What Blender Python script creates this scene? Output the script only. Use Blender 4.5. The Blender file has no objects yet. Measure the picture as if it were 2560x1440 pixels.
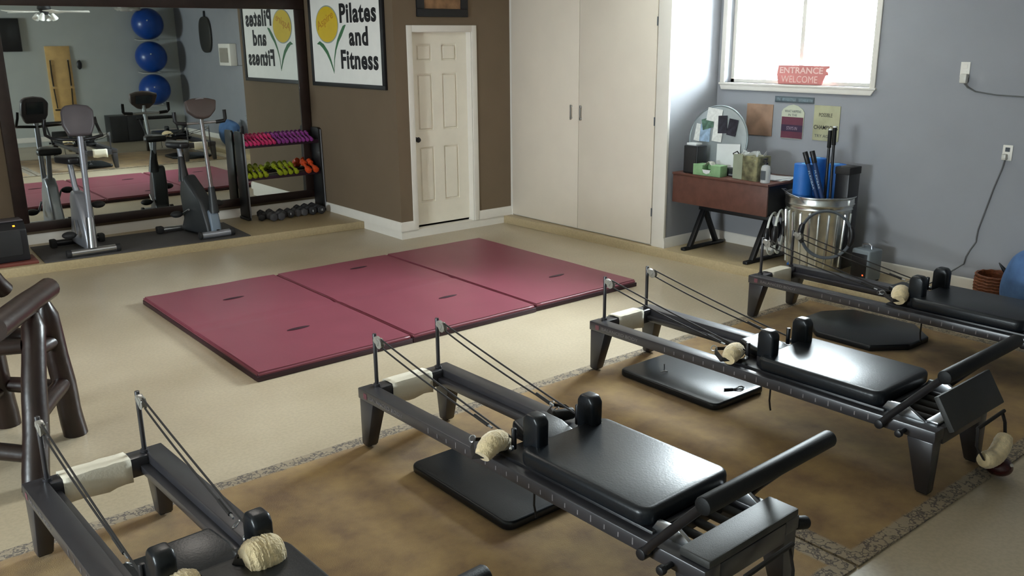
import bpy, bmesh, math, random
from mathutils import Vector, Matrix, Euler, noise as mnoise
random.seed(7)
PI = math.pi
SC = bpy.context.scene
COL = SC.collection

# ------------------------------------------------------------------ camera, sky, lamps, exposure
H = 2.0480
yaw, pitch, roll, FPX = 0.678823, 0.272545, -0.009063, 2221.89
fwd = Vector((math.sin(yaw)*math.cos(pitch), math.cos(yaw)*math.cos(pitch), -math.sin(pitch)))
rgt = Vector((math.cos(yaw), -math.sin(yaw), 0)); up = rgt.cross(fwd)
r2 = rgt*math.cos(roll) + up*math.sin(roll); u2 = -rgt*math.sin(roll) + up*math.cos(roll)
cam = bpy.data.cameras.new('camera'); camo = bpy.data.objects.new('camera', cam); COL.objects.link(camo)
cam.sensor_width = 36; cam.sensor_fit = 'HORIZONTAL'; cam.lens = FPX*36/2560; cam.clip_start = .02
mw = Matrix.Identity(4)
for i in range(3):
    mw[i][0], mw[i][1], mw[i][2] = r2[i], u2[i], -fwd[i]
mw[2][3] = H
camo.matrix_world = mw
SC.camera = camo

w = bpy.data.worlds.new('sky'); SC.world = w; w.use_nodes = True
bg = w.node_tree.nodes['Background']; bg.inputs[0].default_value = (.88, .94, 1, 1); bg.inputs[1].default_value = 122.0

def lamp(name, kind, loc, energy, color, size=.1, rot=None, sy=None):
    l = bpy.data.lights.new(name, kind); l.energy = energy; l.color = color
    if kind == 'AREA':
        l.size = size
        if sy: l.shape = 'RECTANGLE'; l.size_y = sy
    else: l.shadow_soft_size = size
    o = bpy.data.objects.new(name, l); COL.objects.link(o); o.location = loc
    if rot: o.rotation_euler = rot
    return o
po = lamp('window_portal', 'AREA', (7.26, 4.785, 2.19), 1, (1, 1, 1), 1.6, (0, PI/2, 0), 1.6)
po.data.cycles.is_portal = True
po2 = lamp('window_portal', 'AREA', (-6.13, 3.05, 1.675), 1, (1, 1, 1), .9, (0, -PI/2, 0), 2.4)  # portal of the added left window
po2.data.cycles.is_portal = True
# ceiling fixtures of the room (the fan's lamp is in the fan's builder)
lamp('ceiling_lamp_light', 'AREA', (1.9, 5.6, 2.80), 22, (1.0, .93, .84), .9, (0, 0, 0), .35)

vs = SC.view_settings; vs.view_transform = 'Standard'; vs.look = 'None'; vs.gamma = 1; vs.use_curve_mapping = False
vs.exposure = 0.06

# ------------------------------------------------------------------ helpers
def lin(c): return tuple((x/12.92 if x <= .04045 else ((x+.055)/1.055)**2.4) for x in c)
def hexc(h): return lin(tuple(int(h[i:i+2], 16)/255 for i in (0, 2, 4)))
MATS = {}
def mat(name, col, rough=.5, metal=0, var=.06, scale=9, bump=0, bscale=60, spec=.5, coat=0, emit=None, estr=0, sheen=0):
    if name in MATS: return MATS[name]
    m = bpy.data.materials.new(name); m.use_nodes = True; nt = m.node_tree; b = nt.nodes['Principled BSDF']
    c = hexc(col) if isinstance(col, str) else col
    tc = nt.nodes.new('ShaderNodeTexCoord'); nz = nt.nodes.new('ShaderNodeTexNoise'); nz.inputs['Scale'].default_value = scale; nz.inputs['Detail'].default_value = 4
    nt.links.new(tc.outputs['Object'], nz.inputs['Vector'])
    rp = nt.nodes.new('ShaderNodeValToRGB')
    rp.color_ramp.elements[0].position = .3; rp.color_ramp.elements[1].position = .7
    rp.color_ramp.elements[0].color = (*[x*(1-var) for x in c], 1); rp.color_ramp.elements[1].color = (*[min(1, x*(1+var)) for x in c], 1)
    nt.links.new(nz.outputs['Fac'], rp.inputs['Fac']); nt.links.new(rp.outputs['Color'], b.inputs['Base Color'])
    b.inputs['Roughness'].default_value = rough; b.inputs['Metallic'].default_value = metal
    b.inputs['Specular IOR Level'].default_value = spec; b.inputs['Coat Weight'].default_value = coat
    if sheen: b.inputs['Sheen Weight'].default_value = sheen
    if emit:
        b.inputs['Emission Color'].default_value = (*hexc(emit), 1); b.inputs['Emission Strength'].default_value = estr
    if bump:
        n2 = nt.nodes.new('ShaderNodeTexNoise'); n2.inputs['Scale'].default_value = bscale; n2.inputs['Detail'].default_value = 3
        bp = nt.nodes.new('ShaderNodeBump'); bp.inputs['Strength'].default_value = bump; bp.inputs['Distance'].default_value = .01
        nt.links.new(tc.outputs['Object'], n2.inputs['Vector']); nt.links.new(n2.outputs['Fac'], bp.inputs['Height']); nt.links.new(bp.outputs['Normal'], b.inputs['Normal'])
    MATS[name] = m
    return m

class MB:
    def __init__(s): s.bm = bmesh.new()
    def _add(s, t, rot=None, at=None):
        M = Matrix.Identity(4)
        if rot is not None: M = (rot if isinstance(rot, Matrix) else Euler(rot).to_matrix()).to_4x4()
        if at is not None: M = Matrix.Translation(at) @ M
        t.transform(M)
        bmesh.ops.recalc_face_normals(t, faces=t.faces)
        me = bpy.data.meshes.new('tmp'); t.to_mesh(me); t.free(); s.bm.from_mesh(me); bpy.data.meshes.remove(me)
        return s
    def _bev(s, t, bev, seg=2, ang=.5):
        if bev:
            es = [e for e in t.edges if len(e.link_faces) == 2 and e.calc_face_angle(0) > ang]
            bmesh.ops.bevel(t, geom=es, offset=bev, segments=seg, affect='EDGES', profile=.5, clamp_overlap=True)
    def box(s, c, d, rot=None, bev=0, seg=2):
        t = bmesh.new(); bmesh.ops.create_cube(t, size=1)
        for v in t.verts: v.co = Vector((v.co.x*d[0], v.co.y*d[1], v.co.z*d[2]))
        s._bev(t, bev, seg); return s._add(t, rot, c)
    def b2(s, lo, hi, bev=0, seg=2):
        return s.box([(a+b)/2 for a, b in zip(lo, hi)], [abs(b-a) for a, b in zip(lo, hi)], None, bev, seg)
    def cyl(s, p, q, r1, r2=None, n=16, bev=0):
        p, q = Vector(p), Vector(q); d = q-p; r2 = r1 if r2 is None else r2
        t = bmesh.new(); bmesh.ops.create_cone(t, cap_ends=True, segments=n, radius1=r1, radius2=r2, depth=d.length)
        s._bev(t, bev, 2, 1.0)
        return s._add(t, d.to_track_quat('Z', 'Y').to_matrix(), (p+q)/2)
    def tube(s, pts, r, n=8, closed=False, jit=0, rnd=True, flat=1.0):
        pts = [Vector(p) for p in pts]; N = len(pts); t = bmesh.new(); rings = []; prev = None
        for i, p in enumerate(pts):
            a = pts[(i-1) % N] if (closed or i) else p; b = pts[(i+1) % N] if (closed or i < N-1) else p
            d = (b-a).normalized()
            if prev is None: x = d.orthogonal().normalized()
            else: x = (prev - d*prev.dot(d)).normalized()
            prev = x; y = d.cross(x); rr = r[i] if isinstance(r, (list, tuple)) else r
            rings.append([t.verts.new(p + (x*math.cos(2*PI*k/n) + y*math.sin(2*PI*k/n)*flat)*rr*(1+jit*(random.random()-.5))) for k in range(n)])
        m = N if closed else N-1
        for i in range(m):
            A, B = rings[i], rings[(i+1) % N]
            for k in range(n): t.faces.new((A[k], A[(k+1) % n], B[(k+1) % n], B[k]))
        if not closed:
            t.faces.new(rings[0]); t.faces.new(rings[-1])
        return s._add(t)
    def lathe(s, prof, at=(0, 0, 0), n=24, rot=None):
        t = bmesh.new(); rings = []
        for r, z in prof: rings.append([t.verts.new((max(r, 1e-4)*math.cos(2*PI*k/n), max(r, 1e-4)*math.sin(2*PI*k/n), z)) for k in range(n)])
        for A, B in zip(rings, rings[1:]):
            for k in range(n): t.faces.new((A[k], A[(k+1) % n], B[(k+1) % n], B[k]))
        t.faces.new(rings[0]); t.faces.new(rings[-1])
        return s._add(t, rot, at)
    def prism(s, poly, a, b, ax='z', bev=0, seg=2, rot=None, at=None):
        f = {'z': lambda u, v, k: (u, v, k), 'x': lambda u, v, k: (k, u, v), 'y': lambda u, v, k: (u, k, v)}[ax]
        t = bmesh.new(); A = [t.verts.new(f(u, v, a)) for u, v in poly]; B = [t.verts.new(f(u, v, b)) for u, v in poly]; n = len(poly)
        t.faces.new(A); t.faces.new(B)
        for k in range(n): t.faces.new((A[k], A[(k+1) % n], B[(k+1) % n], B[k]))
        bmesh.ops.recalc_face_normals(t, faces=t.faces)
        s._bev(t, bev, seg); return s._add(t, rot, at)
    def ell(s, c, r, n=16, rot=None, jit=0):
        t = bmesh.new(); bmesh.ops.create_uvsphere(t, u_segments=n, v_segments=max(8, n*2//3), radius=1)
        for v in t.verts:
            k = 1+jit*(random.random()-.5); v.co = Vector((v.co.x*r[0]*k, v.co.y*r[1]*k, v.co.z*r[2]*k))
        return s._add(t, rot, c)
    def build(s, name, m, parent=None, loc=None, smooth=True, rot=None):
        me = bpy.data.meshes.new(name); s.bm.to_mesh(me); s.bm.free()
        if smooth:
            for p in me.polygons: p.use_smooth = True
            me.set_sharp_from_angle(angle=.7)
        o = bpy.data.objects.new(name, me); COL.objects.link(o)
        if m: me.materials.append(m)
        if parent: o.parent = parent
        if loc is not None: o.location = loc
        if rot is not None: o.rotation_euler = rot
        return o
def tag(o, label=None, cat=None, group=None, kind=None):
    for k, v in (('label', label), ('category', cat), ('group', group), ('kind', kind)):
        if v: o[k] = v
    return o
def thing(name, label, cat, loc=(0, 0, 0), rz=0, group=None):
    o = bpy.data.objects.new(name, None); COL.objects.link(o); o.location = loc; o.rotation_euler = (0, 0, rz); o.empty_display_size = .1
    return tag(o, label, cat, group)
KIDS = {}
def dup(o, parent=None):
    c = o.copy(); COL.objects.link(c)
    if parent: c.parent = parent
    for ch in list(o.children): dup(ch, c)
    return c
def struct(name, mb, m, parent=None, **k):
    return tag(mb.build(name, m, parent, **k), kind='structure')
def text(name, s, m, parent, o, xd, ud, w, h, ext=.001, bold=.0, mirror=False):
    cu = bpy.data.curves.new('tmp', 'FONT'); cu.body = s; cu.extrude = .01; cu.offset = bold; cu.resolution_u = 3; cu.space_character = 1.1 if bold > .03 else 1
    to = bpy.data.objects.new('tmp', cu); COL.objects.link(to)
    dg = bpy.context.evaluated_depsgraph_get(); me = bpy.data.meshes.new_from_object(to.evaluated_get(dg))
    bpy.data.objects.remove(to); bpy.data.curves.remove(cu)
    xs = [v.co.x for v in me.vertices]; ys = [v.co.y for v in me.vertices]
    x0, x1, y0, y1 = min(xs), max(xs), min(ys), max(ys); xd, ud, o = Vector(xd).normalized(), Vector(ud).normalized(), Vector(o); nd = xd.cross(ud)
    for v in me.vertices:
        v.co = o + xd*((v.co.x-x0)/(x1-x0)*w) + ud*((v.co.y-y0)/(y1-y0)*h) + nd*(ext if v.co.z > 0 else 0)
    me.name = name; me.materials.clear(); me.materials.append(m)
    ob = bpy.data.objects.new(name, me); COL.objects.link(ob)
    if parent: ob.parent = parent
    return ob
ORD = ['first', 'second', 'third', 'fourth', 'fifth', 'sixth', 'seventh', 'eighth', 'ninth', 'tenth', 'eleventh', 'twelfth']

# ------------------------------------------------------------------ materials
M_brown = mat('taupe_wall_paint', '6f5f4c', .85, var=.03, scale=3, bump=.05, bscale=220)
M_grey = mat('blue_grey_wall_paint', '8f9095', .85, var=.03, scale=3, bump=.05, bscale=220); M_pale = mat('brightened_grey_wall', 'b9bdb9', .85, var=.03, scale=3, bump=.05, bscale=220)  # M_pale: the grey lightened, stronger light on the front wall put into colour
M_white = mat('white_trim_paint', 'e6e1d8', .45, var=.02)
M_closet = mat('cream_door_paint', 'e2d8c9', .55, var=.02, scale=4)
M_door = mat('ivory_door_paint', 'efe8d8', .45, var=.02)
M_ceil = mat('ceiling_paint', 'd8d4cc', .9, var=.02)
M_dark = mat('black_plastic', '16161a', .38, var=.1)
M_rubber = mat('matte_black_rubber', '1c1b1c', .7, var=.1, bump=.1, bscale=150)
M_steel = mat('brushed_steel', 'b9bcc0', .28, 1, var=.05)
M_silver = mat('silver_paint', '9a9ca4', .33, .55, var=.05)
M_gal = mat('galvanised_steel', 'd6d8d6', .27, 1, var=.14, scale=14, bump=.04, bscale=20)
M_vinyl = mat('black_upholstery_vinyl', '12161b', .34, var=.12, scale=5, bump=.06, bscale=120, spec=.4)
M_frame = mat('charcoal_powder_coat', '38373b', .30, .15, var=.08, bump=.03, bscale=300, spec=.7)
M_foam = mat('black_grip_foam', '0d0e10', .55, var=.1, bump=.08, bscale=200, spec=.3)
M_rope = mat('dark_cord', '17120f', .8, var=.2)
M_fleece = mat('cream_sheepskin', 'dcc79c', .95, var=.14, scale=40, bump=.6, bscale=140, sheen=.5)
M_cloth = mat('white_cotton', 'ddd6c4', .9, var=.06, bump=.2, bscale=80)
M_frost = mat('cloudy_plastic', 'c9c6bd', .25, var=.1)
M_mat = mat('maroon_gym_vinyl', '7c3d4b', .42, var=.05, scale=4, bump=.04, bscale=90, spec=.5)
M_matd = mat('darkened_maroon_vinyl', '30141f', .5, var=.08)
M_dwood = mat('dark_stained_wood', '2a1c18', .42, var=.22, scale=12, bump=.08, bscale=40)
M_log = mat('varnished_log', '21130f', .34, var=.3, scale=10, bump=.12, bscale=25)
M_desk = mat('reddish_brown_wood', '5c3a30', .45, var=.16, scale=16, bump=.05, bscale=40)
M_blackwood = mat('black_painted_wood', '0d0d10', .5, var=.1)
M_pink = mat('pink_vinyl', 'd0336e', .4, var=.05); M_purp = mat('purple_vinyl', '8f3b8c', .4, var=.05)
M_lime = mat('lime_vinyl', '95a01e', .4, var=.06); M_orange = mat('orange_vinyl', 'd24a1e', .4, var=.06)
M_blue = mat('blue_foam', '1b62b0', .55, var=.06, bump=.1, bscale=90)
M_ball = mat('glossy_blue_ball', '103f8c', .3, var=.05)
M_paper = mat('white_paper', 'd9dcdc', .8, var=.03); M_ink = mat('black_ink', '17171b', .7, var=.02)
M_inkg = mat('grey_print', '4a4f55', .7, var=.02)
M_birch = mat('pale_maple', 'd6b071', .5, var=.12, scale=6)
M_navy = mat('dark_navy_frame', '0e0e13', .55, var=.08)

def floor_material(name, ca, cb, ra, rb):
    m = bpy.data.materials.new(name); m.use_nodes = True; nt = m.node_tree; b = nt.nodes['Principled BSDF']
    tc = nt.nodes.new('ShaderNodeTexCoord')
    def nz(sc, det=5): 
        n = nt.nodes.new('ShaderNodeTexNoise'); n.inputs['Scale'].default_value = sc; n.inputs['Detail'].default_value = det; nt.links.new(tc.outputs['Object'], n.inputs['Vector']); return n
    n1, n2, n3 = nz(.9), nz(55, 2), nz(.8, 1)
    rp = nt.nodes.new('ShaderNodeValToRGB'); rp.color_ramp.elements[0].position = .33; rp.color_ramp.elements[1].position = .68
    rp.color_ramp.elements[0].color = (*hexc(ca), 1); rp.color_ramp.elements[1].color = (*hexc(cb), 1)
    nt.links.new(n1.outputs['Fac'], rp.inputs['Fac'])
    sp = nt.nodes.new('ShaderNodeValToRGB'); sp.color_ramp.elements[0].position = .38; sp.color_ramp.elements[1].position = .6
    sp.color_ramp.elements[0].color = (.9, .9, .9, 1); sp.color_ramp.elements[1].color = (1, 1, 1, 1)
    nt.links.new(n2.outputs['Fac'], sp.inputs['Fac'])
    mx = nt.nodes.new('ShaderNodeMix'); mx.data_type = 'RGBA'; mx.blend_type = 'MULTIPLY'; mx.inputs['Factor'].default_value = 1
    nt.links.new(rp.outputs['Color'], mx.inputs['A']); nt.links.new(sp.outputs['Color'], mx.inputs['B']); nt.links.new(mx.outputs['Result'], b.inputs['Base Color'])
    rr = nt.nodes.new('ShaderNodeMapRange'); rr.inputs['To Min'].default_value = ra; rr.inputs['To Max'].default_value = rb
    nt.links.new(n3.outputs['Fac'], rr.inputs['Value']); nt.links.new(rr.outputs['Result'], b.inputs['Roughness'])
    bp = nt.nodes.new('ShaderNodeBump'); bp.inputs['Strength'].default_value = .05; bp.inputs['Distance'].default_value = .01
    nt.links.new(n2.outputs['Fac'], bp.inputs['Height']); nt.links.new(bp.outputs['Normal'], b.inputs['Normal'])
    return m
M_floor = floor_material('tan_epoxy_floor', 'a99b82', 'beb19a', .26, .34)
M_slab = floor_material('tan_floor_low_glare', 'ab9975', 'bcaa87', .36, .46)  # same floor paint, colour deepened for the weaker glare on the slab

def rug_material(name, lx, ly):
    m = bpy.data.materials.new(name); m.use_nodes = True; nt = m.node_tree; b = nt.nodes['Principled BSDF']; b.inputs['Roughness'].default_value = .95
    b.inputs['Sheen Weight'].default_value = .2
    N, L = nt.nodes.new, nt.links.new
    tc = N('ShaderNodeTexCoord'); sx = N('ShaderNodeSeparateXYZ'); L(tc.outputs['Object'], sx.inputs[0])
    def mth(op, a, b2=None):
        n = N('ShaderNodeMath'); n.operation = op
        for i, v in enumerate((a, b2)):
            if v is None: continue
            if isinstance(v, (int, float)): n.inputs[i].default_value = v
            else: L(v, n.inputs[i])
        return n.outputs[0]
    dx = mth('SUBTRACT', lx/2, mth('ABSOLUTE', sx.outputs[0])); dy = mth('SUBTRACT', ly/2, mth('ABSOLUTE', sx.outputs[1])); d = mth('MINIMUM', dx, dy)
    n1 = N('ShaderNodeTexNoise'); n1.inputs['Scale'].default_value = 4.2; n1.inputs['Detail'].default_value = 7; n1.inputs['Roughness'].default_value = .6; L(tc.outputs['Object'], n1.inputs['Vector'])
    rp = N('ShaderNodeValToRGB'); e = rp.color_ramp.elements; e[0].position = .33; e[1].position = .7; e[0].color = (*hexc('6e4f25'), 1); e[1].color = (*hexc('9a7b42'), 1)
    L(n1.outputs['Fac'], rp.inputs['Fac'])
    vo = N('ShaderNodeTexVoronoi'); vo.inputs['Scale'].default_value = 13; vo.feature = 'DISTANCE_TO_EDGE'; n2 = N('ShaderNodeTexNoise'); n2.inputs['Scale'].default_value = 26; n2.inputs['Detail'].default_value = 2
    mpv = N('ShaderNodeVectorMath'); mpv.operation = 'ADD'; sc = N('ShaderNodeVectorMath'); sc.operation = 'SCALE'; sc.inputs['Scale'].default_value = .16
    L(tc.outputs['Object'], n2.inputs['Vector']); L(n2.outputs['Color'], sc.inputs[0]); L(tc.outputs['Object'], mpv.inputs[0]); L(sc.outputs[0], mpv.inputs[1]); L(mpv.outputs[0], vo.inputs['Vector'])
    bpn = N('ShaderNodeValToRGB'); e = bpn.color_ramp.elements; e[0].position = .02; e[1].position = .11; e[0].color = (*hexc('43362a'), 1); e[1].color = (*hexc('8d7d63'), 1)
    L(vo.outputs['Distance'], bpn.inputs['Fac'])
    dn = mth('ADD', d, mth('MULTIPLY', mth('SUBTRACT', n2.outputs['Fac'], .5), .02))
    fac = N('ShaderNodeMapRange'); fac.inputs['From Min'].default_value = .074; fac.inputs['From Max'].default_value = .088; L(dn, fac.inputs['Value'])
    mx = N('ShaderNodeMix'); mx.data_type = 'RGBA'; L(fac.outputs['Result'], mx.inputs['Factor']); L(bpn.outputs['Color'], mx.inputs['A']); L(rp.outputs['Color'], mx.inputs['B'])
    L(mx.outputs['Result'], b.inputs['Base Color'])
    n3 = N('ShaderNodeTexNoise'); n3.inputs['Scale'].default_value = 260; L(tc.outputs['Object'], n3.inputs['Vector'])
    bp = N('ShaderNodeBump'); bp.inputs['Strength'].default_value = .5; bp.inputs['Distance'].default_value = .004; L(n3.outputs['Fac'], bp.inputs['Height']); L(bp.outputs['Normal'], b.inputs['Normal'])
    return m

def glass_material():
    m = bpy.data.materials.new('window_glass'); m.use_nodes = True; nt = m.node_tree; nt.nodes.remove(nt.nodes['Principled BSDF'])
    t = nt.nodes.new('ShaderNodeBsdfTransparent'); g = nt.nodes.new('ShaderNodeBsdfGlossy'); g.inputs['Roughness'].default_value = .02
    f = nt.nodes.new('ShaderNodeFresnel'); f.inputs[0].default_value = 1.45; x = nt.nodes.new('ShaderNodeMixShader')
    t.inputs[0].default_value = (.95, .98, .97, 1)
    nt.links.new(f.outputs[0], x.inputs[0]); nt.links.new(t.outputs[0], x.inputs[1]); nt.links.new(g.outputs[0], x.inputs[2]); nt.links.new(x.outputs[0], nt.nodes['Material Output'].inputs[0])
    return m
M_glass = glass_material()
def clear_plastic():
    m = bpy.data.materials.new('clear_plastic'); m.use_nodes = True; nt = m.node_tree; b = nt.nodes['Principled BSDF']
    t = nt.nodes.new('ShaderNodeBsdfTransparent'); x = nt.nodes.new('ShaderNodeMixShader'); x.inputs[0].default_value = .45
    b.inputs['Base Color'].default_value = (.85, .88, .88, 1); b.inputs['Roughness'].default_value = .15
    nt.links.new(t.outputs[0], x.inputs[1]); nt.links.new(b.outputs[0], x.inputs[2]); nt.links.new(x.outputs[0], nt.nodes['Material Output'].inputs[0])
    return m
M_clear = clear_plastic()
def mirror_material():
    m = bpy.data.materials.new('mirror_silver'); m.use_nodes = True; nt = m.node_tree; b = nt.nodes['Principled BSDF']
    b.inputs['Base Color'].default_value = (.80, .84, .81, 1); b.inputs['Metallic'].default_value = 1; b.inputs['Roughness'].default_value = .012
    return m
M_mirror = mirror_material()

# ------------------------------------------------------------------ room shell
XL, XR, YF, YB, ZC = -6.0, 7.12, -.85, 9.93, 2.9
XS, YD, XC, YC, HS = 4.915, 7.95, 6.41, 5.616, .087
fl = struct('floor', MB().b2((XL, YF, -.12), (XR, YB, 0)), M_floor)
def edge_y(x): return 8.745 - .0568*(x-4.915)
def edge_x(y): return 6.30 + .030*(7.95-y)
slab = MB()
slab.prism([(XL, YB), (XL, edge_y(XL)), (XS, edge_y(XS)), (XS, YB)], 0, HS, bev=.006)
slab.prism([(edge_x(YD), YD), (edge_x(YF), YF), (XR, YF), (XR, YD)], 0, HS, bev=.006)
tag(slab.build('raised_slab', M_slab, fl), kind='structure')
struct('ceiling', MB().b2((XL, YF, ZC), (XR, YB, ZC+.1)), M_ceil)
LY0, LY1, LZ0, LZ1 = 1.9, 4.2, 1.25, 2.1  # opening for the added window, out of view
struct('wall_left', MB().b2((XL-.12, YF, 0), (XL, LY0, ZC)).b2((XL-.12, LY1, 0), (XL, YB, ZC)).b2((XL-.12, LY0, 0), (XL, LY1, LZ0)).b2((XL-.12, LY0, LZ1), (XL, LY1, ZC)), M_grey)
struct('wall_front', MB().b2((XL, YF-.12, 0), (XR, YF, ZC)), M_pale)
struct('wall_back', MB().b2((XL, YB, 0), (XR, YB+.12, ZC)), M_brown)
WY0, WY1, WZ0, WZ1 = 4.03, 5.53, 1.635, 2.74
struct('wall_right', MB().b2((XR, YF, 0), (XR+.14, WY0, ZC)).b2((XR, WY1, 0), (XR+.14, YB, ZC)).b2((XR, WY0, 0), (XR+.14, WY1, WZ0)).b2((XR, WY0, WZ1), (XR+.14, WY1, ZC)), M_grey)
struct('wall_sign_side', MB().b2((XS, YD+.1, HS), (XS+.1, YB, ZC)), M_brown)
DX0, DX1, DZ1 = 5.125, 5.878, 2.132
struct('wall_door_side', MB().b2((XS, YD, HS), (DX0, YD+.1, ZC)).b2((DX1, YD, HS), (XC+.02, YD+.1, ZC)).b2((DX0, YD, DZ1), (DX1, YD+.1, ZC)), M_brown)
struct('wall_alcove', MB().b2((XC+.02, YC, HS), (XR, YC+.02, ZC)), M_grey)
# white curb under the projecting corner
struct('trim_1', MB().b2((XS+.001, YD+.001, 0), (XC, YD+.1, HS)).b2((XS+.001, YD+.1, 0), (XS+.1, edge_y(XS)+.02, HS)), M_white)
# baseboards (profile: tall board with a stepped top)
def bboard(name, p, q, n):
    p, q, n = Vector((*p, 0)), Vector((*q, 0)), Vector((*n, 0)); d = (q-p); L = d.length; d.normalize()
    prof = [(0, 0), (.016, 0), (.016, .068), (.011, .078), (.011, .088), (.004, .098), (0, .1)]
    mb = MB(); t = bmesh.new(); A = [t.verts.new(p + n*u + Vector((0, 0, HS+v))) for u, v in prof]; B = [t.verts.new(q + n*u + Vector((0, 0, HS+v))) for u, v in prof]
    t.faces.new(A); t.faces.new(B)
    for k in range(len(prof)): t.faces.new((A[k], A[(k+1) % len(prof)], B[(k+1) % len(prof)], B[k]))
    mb._add(t); return struct(name, mb, M_white)
bboard('baseboard_back', (XL, YB), (XS, YB), (0, -1))
bboard('baseboard_sign_side', (XS, YD-.0152), (XS, YB), (-1, 0))
bboard('baseboard_door_side', (XS-.0168, YD), (5.066, YD), (0, -1))
bboard('baseboard_door_side.001', (5.937, YD), (XC, YD), (0, -1))
bboard('baseboard_alcove', (XC, YC), (XR, YC), (0, -1))
bboard('baseboard_right', (XR, YF), (XR, YC), (-1, 0))
bboard('baseboard_front', (XL, YF), (XR, YF), (0, 1))

# six panel door
d1 = MB(); t = bmesh.new()
xs = [5.128, 5.235, 5.42, 5.55, 5.742, 5.875]; zs = [HS+.022, .35, .945, 1.12, 1.71, 1.84, 2.01, 2.128]; ys = YD+.085
V = [[t.verts.new((x, ys, z)) for z in zs] for x in xs]; F = {}
for i in range(5):
    for j in range(7): F[i, j] = t.faces.new((V[i][j], V[i+1][j], V[i+1][j+1], V[i][j+1]))
pf = [F[i, j] for i in (1, 3) for j in (1, 3, 5)]
bmesh.ops.inset_individual(t, faces=pf, thickness=.018, depth=0)
for f in pf:
    for v in f.verts: v.co.y += .020
bmesh.ops.inset_individual(t, faces=pf, thickness=.02, depth=0)
bmesh.ops.inset_individual(t, faces=pf, thickness=.012, depth=0)
for f in pf:
    for v in f.verts: v.co.y -= .015
d1._add(t)
door = struct('door_1', d1, M_door, smooth=False)
tag(MB().b2((5.128, ys+.021, HS+.022), (5.875, ys+.045, 2.128)).build('door_core', M_door, door), kind='structure')
kn = MB().lathe([(.026, 0), (.026, .006), (.01, .01), (.01, .035), (.024, .043), (.029, .056), (.024, .068), (.004, .073)], (5.185, ys, 1.035), 20, (PI/2, 0, 0)).build('door_knob', M_dark, door)
kn['label'] = 'dark round knob'
cs = MB().b2((5.062, YD-.016, HS), (5.125, YD, DZ1+.066), .004).b2((DX1, YD-.016, HS), (5.944, YD, DZ1+.066), .004).b2((5.125, YD-.016, DZ1), (DX1, YD, DZ1+.066), .004)
cs.b2((DX0, YD, HS), (DX0+.004, YD+.1, DZ1)).b2((DX1-.004, YD, HS), (DX1, YD+.1, DZ1)).b2((DX0, YD, DZ1-.004), (DX1, YD+.1, DZ1))
struct('trim_2', cs, M_white)

# closet: two tall flush doors, a white stile, hinges and pulls
struct('trim_3', MB().b2((XC, YC-.004, HS), (XC+.03, 5.768, ZC), .003).b2((XC, 7.918, HS), (XC+.03, YD, ZC)).b2((XC+.03, 5.77, HS), (XC+.05, YD, ZC)), M_white)
def cdoor(name, y0, y1, hy, hinge):
    dd = struct(name, MB().b2((XC-.004, y0, HS+.014), (XC+.02, y1, ZC-.01), .003), M_closet)
    h = MB().b2((XC-.03, hy-.008, 1.238), (XC-.022, hy+.008, 1.392), .003).b2((XC-.03, hy-.006, 1.25), (XC-.003, hy+.006, 1.262)).b2((XC-.03, hy-.006, 1.368), (XC-.003, hy+.006, 1.38)).build('pull_handle', M_steel, dd); h['label'] = 'slim metal bar pull'
    for z in hinge: MB().cyl((XC-.006, y0-.004, z-.04), (XC-.006, y0-.004, z+.04), .006, n=10).build('hinge', M_inkg, dd)
    return dd
cdoor('door_2', 6.822, 7.914, 6.92, [])
cdoor('door_3', 5.776, 6.816, 6.777, [.42, 1.29, 2.2])

# window
wf = struct('window_1', MB().b2((XR+.09, WY0, WZ0), (XR+.13, WY0+.035, WZ1)).b2((XR+.09, WY1-.035, WZ0), (XR+.13, WY1, WZ1)).b2((XR+.09, WY0, WZ0), (XR+.13, WY1, WZ0+.03)).b2((XR+.09, WY0, WZ1-.035), (XR+.13, WY1, WZ1)), M_white)
tag(MB().b2((XR+.085, 4.745, WZ0+.03), (XR+.125, 4.785, WZ1-.03)).build('mullion', M_white, wf), kind='structure')
for y0, y1 in ((WY0+.035, 4.745), (4.785, WY1-.035)):
    tag(MB().b2((XR+.105, y0, WZ0+.03), (XR+.109, y1, WZ1-.035)).build('pane', M_glass, wf), kind='structure')
wl = struct('added_fill_window', MB().b2((XL-.11, LY0, LZ0), (XL-.06, LY0+.04, LZ1)).b2((XL-.11, LY1-.04, LZ0), (XL-.06, LY1, LZ1)).b2((XL-.11, LY0, LZ0), (XL-.06, LY1, LZ0+.04)).b2((XL-.11, LY0, LZ1-.04), (XL-.06, LY1, LZ1)).b2((XL-.11, 3.03, LZ0), (XL-.06, 3.07, LZ1)), M_white)  # unseen window added to brighten the closet and far walls
for y0, y1 in ((LY0+.04, 3.03), (3.07, LY1-.04)):
    tag(MB().b2((XL-.09, y0, LZ0+.04), (XL-.085, y1, LZ1-.04)).build('pane', M_glass, wl), kind='structure')
tr = MB().b2((XR-.018, WY0-.05, WZ0), (XR, WY0, WZ1+.05), .004).b2((XR-.018, WY1, WZ0), (XR, WY1+.05, WZ1+.05), .004).b2((XR-.018, WY0, WZ1), (XR, WY1, WZ1+.05), .004)
tr.b2((XR-.03, WY0-.062, WZ0-.02), (XR+.09, WY1+.056, WZ0), .005).prism([(WY0-.05, WZ0-.02), (WY1+.05, WZ0-.02), (WY1+.03, WZ0-.066), (WY0-.02, WZ0-.066)], XR-.02, XR, 'x', .004)
struct('trim_4', tr, M_white)

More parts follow.
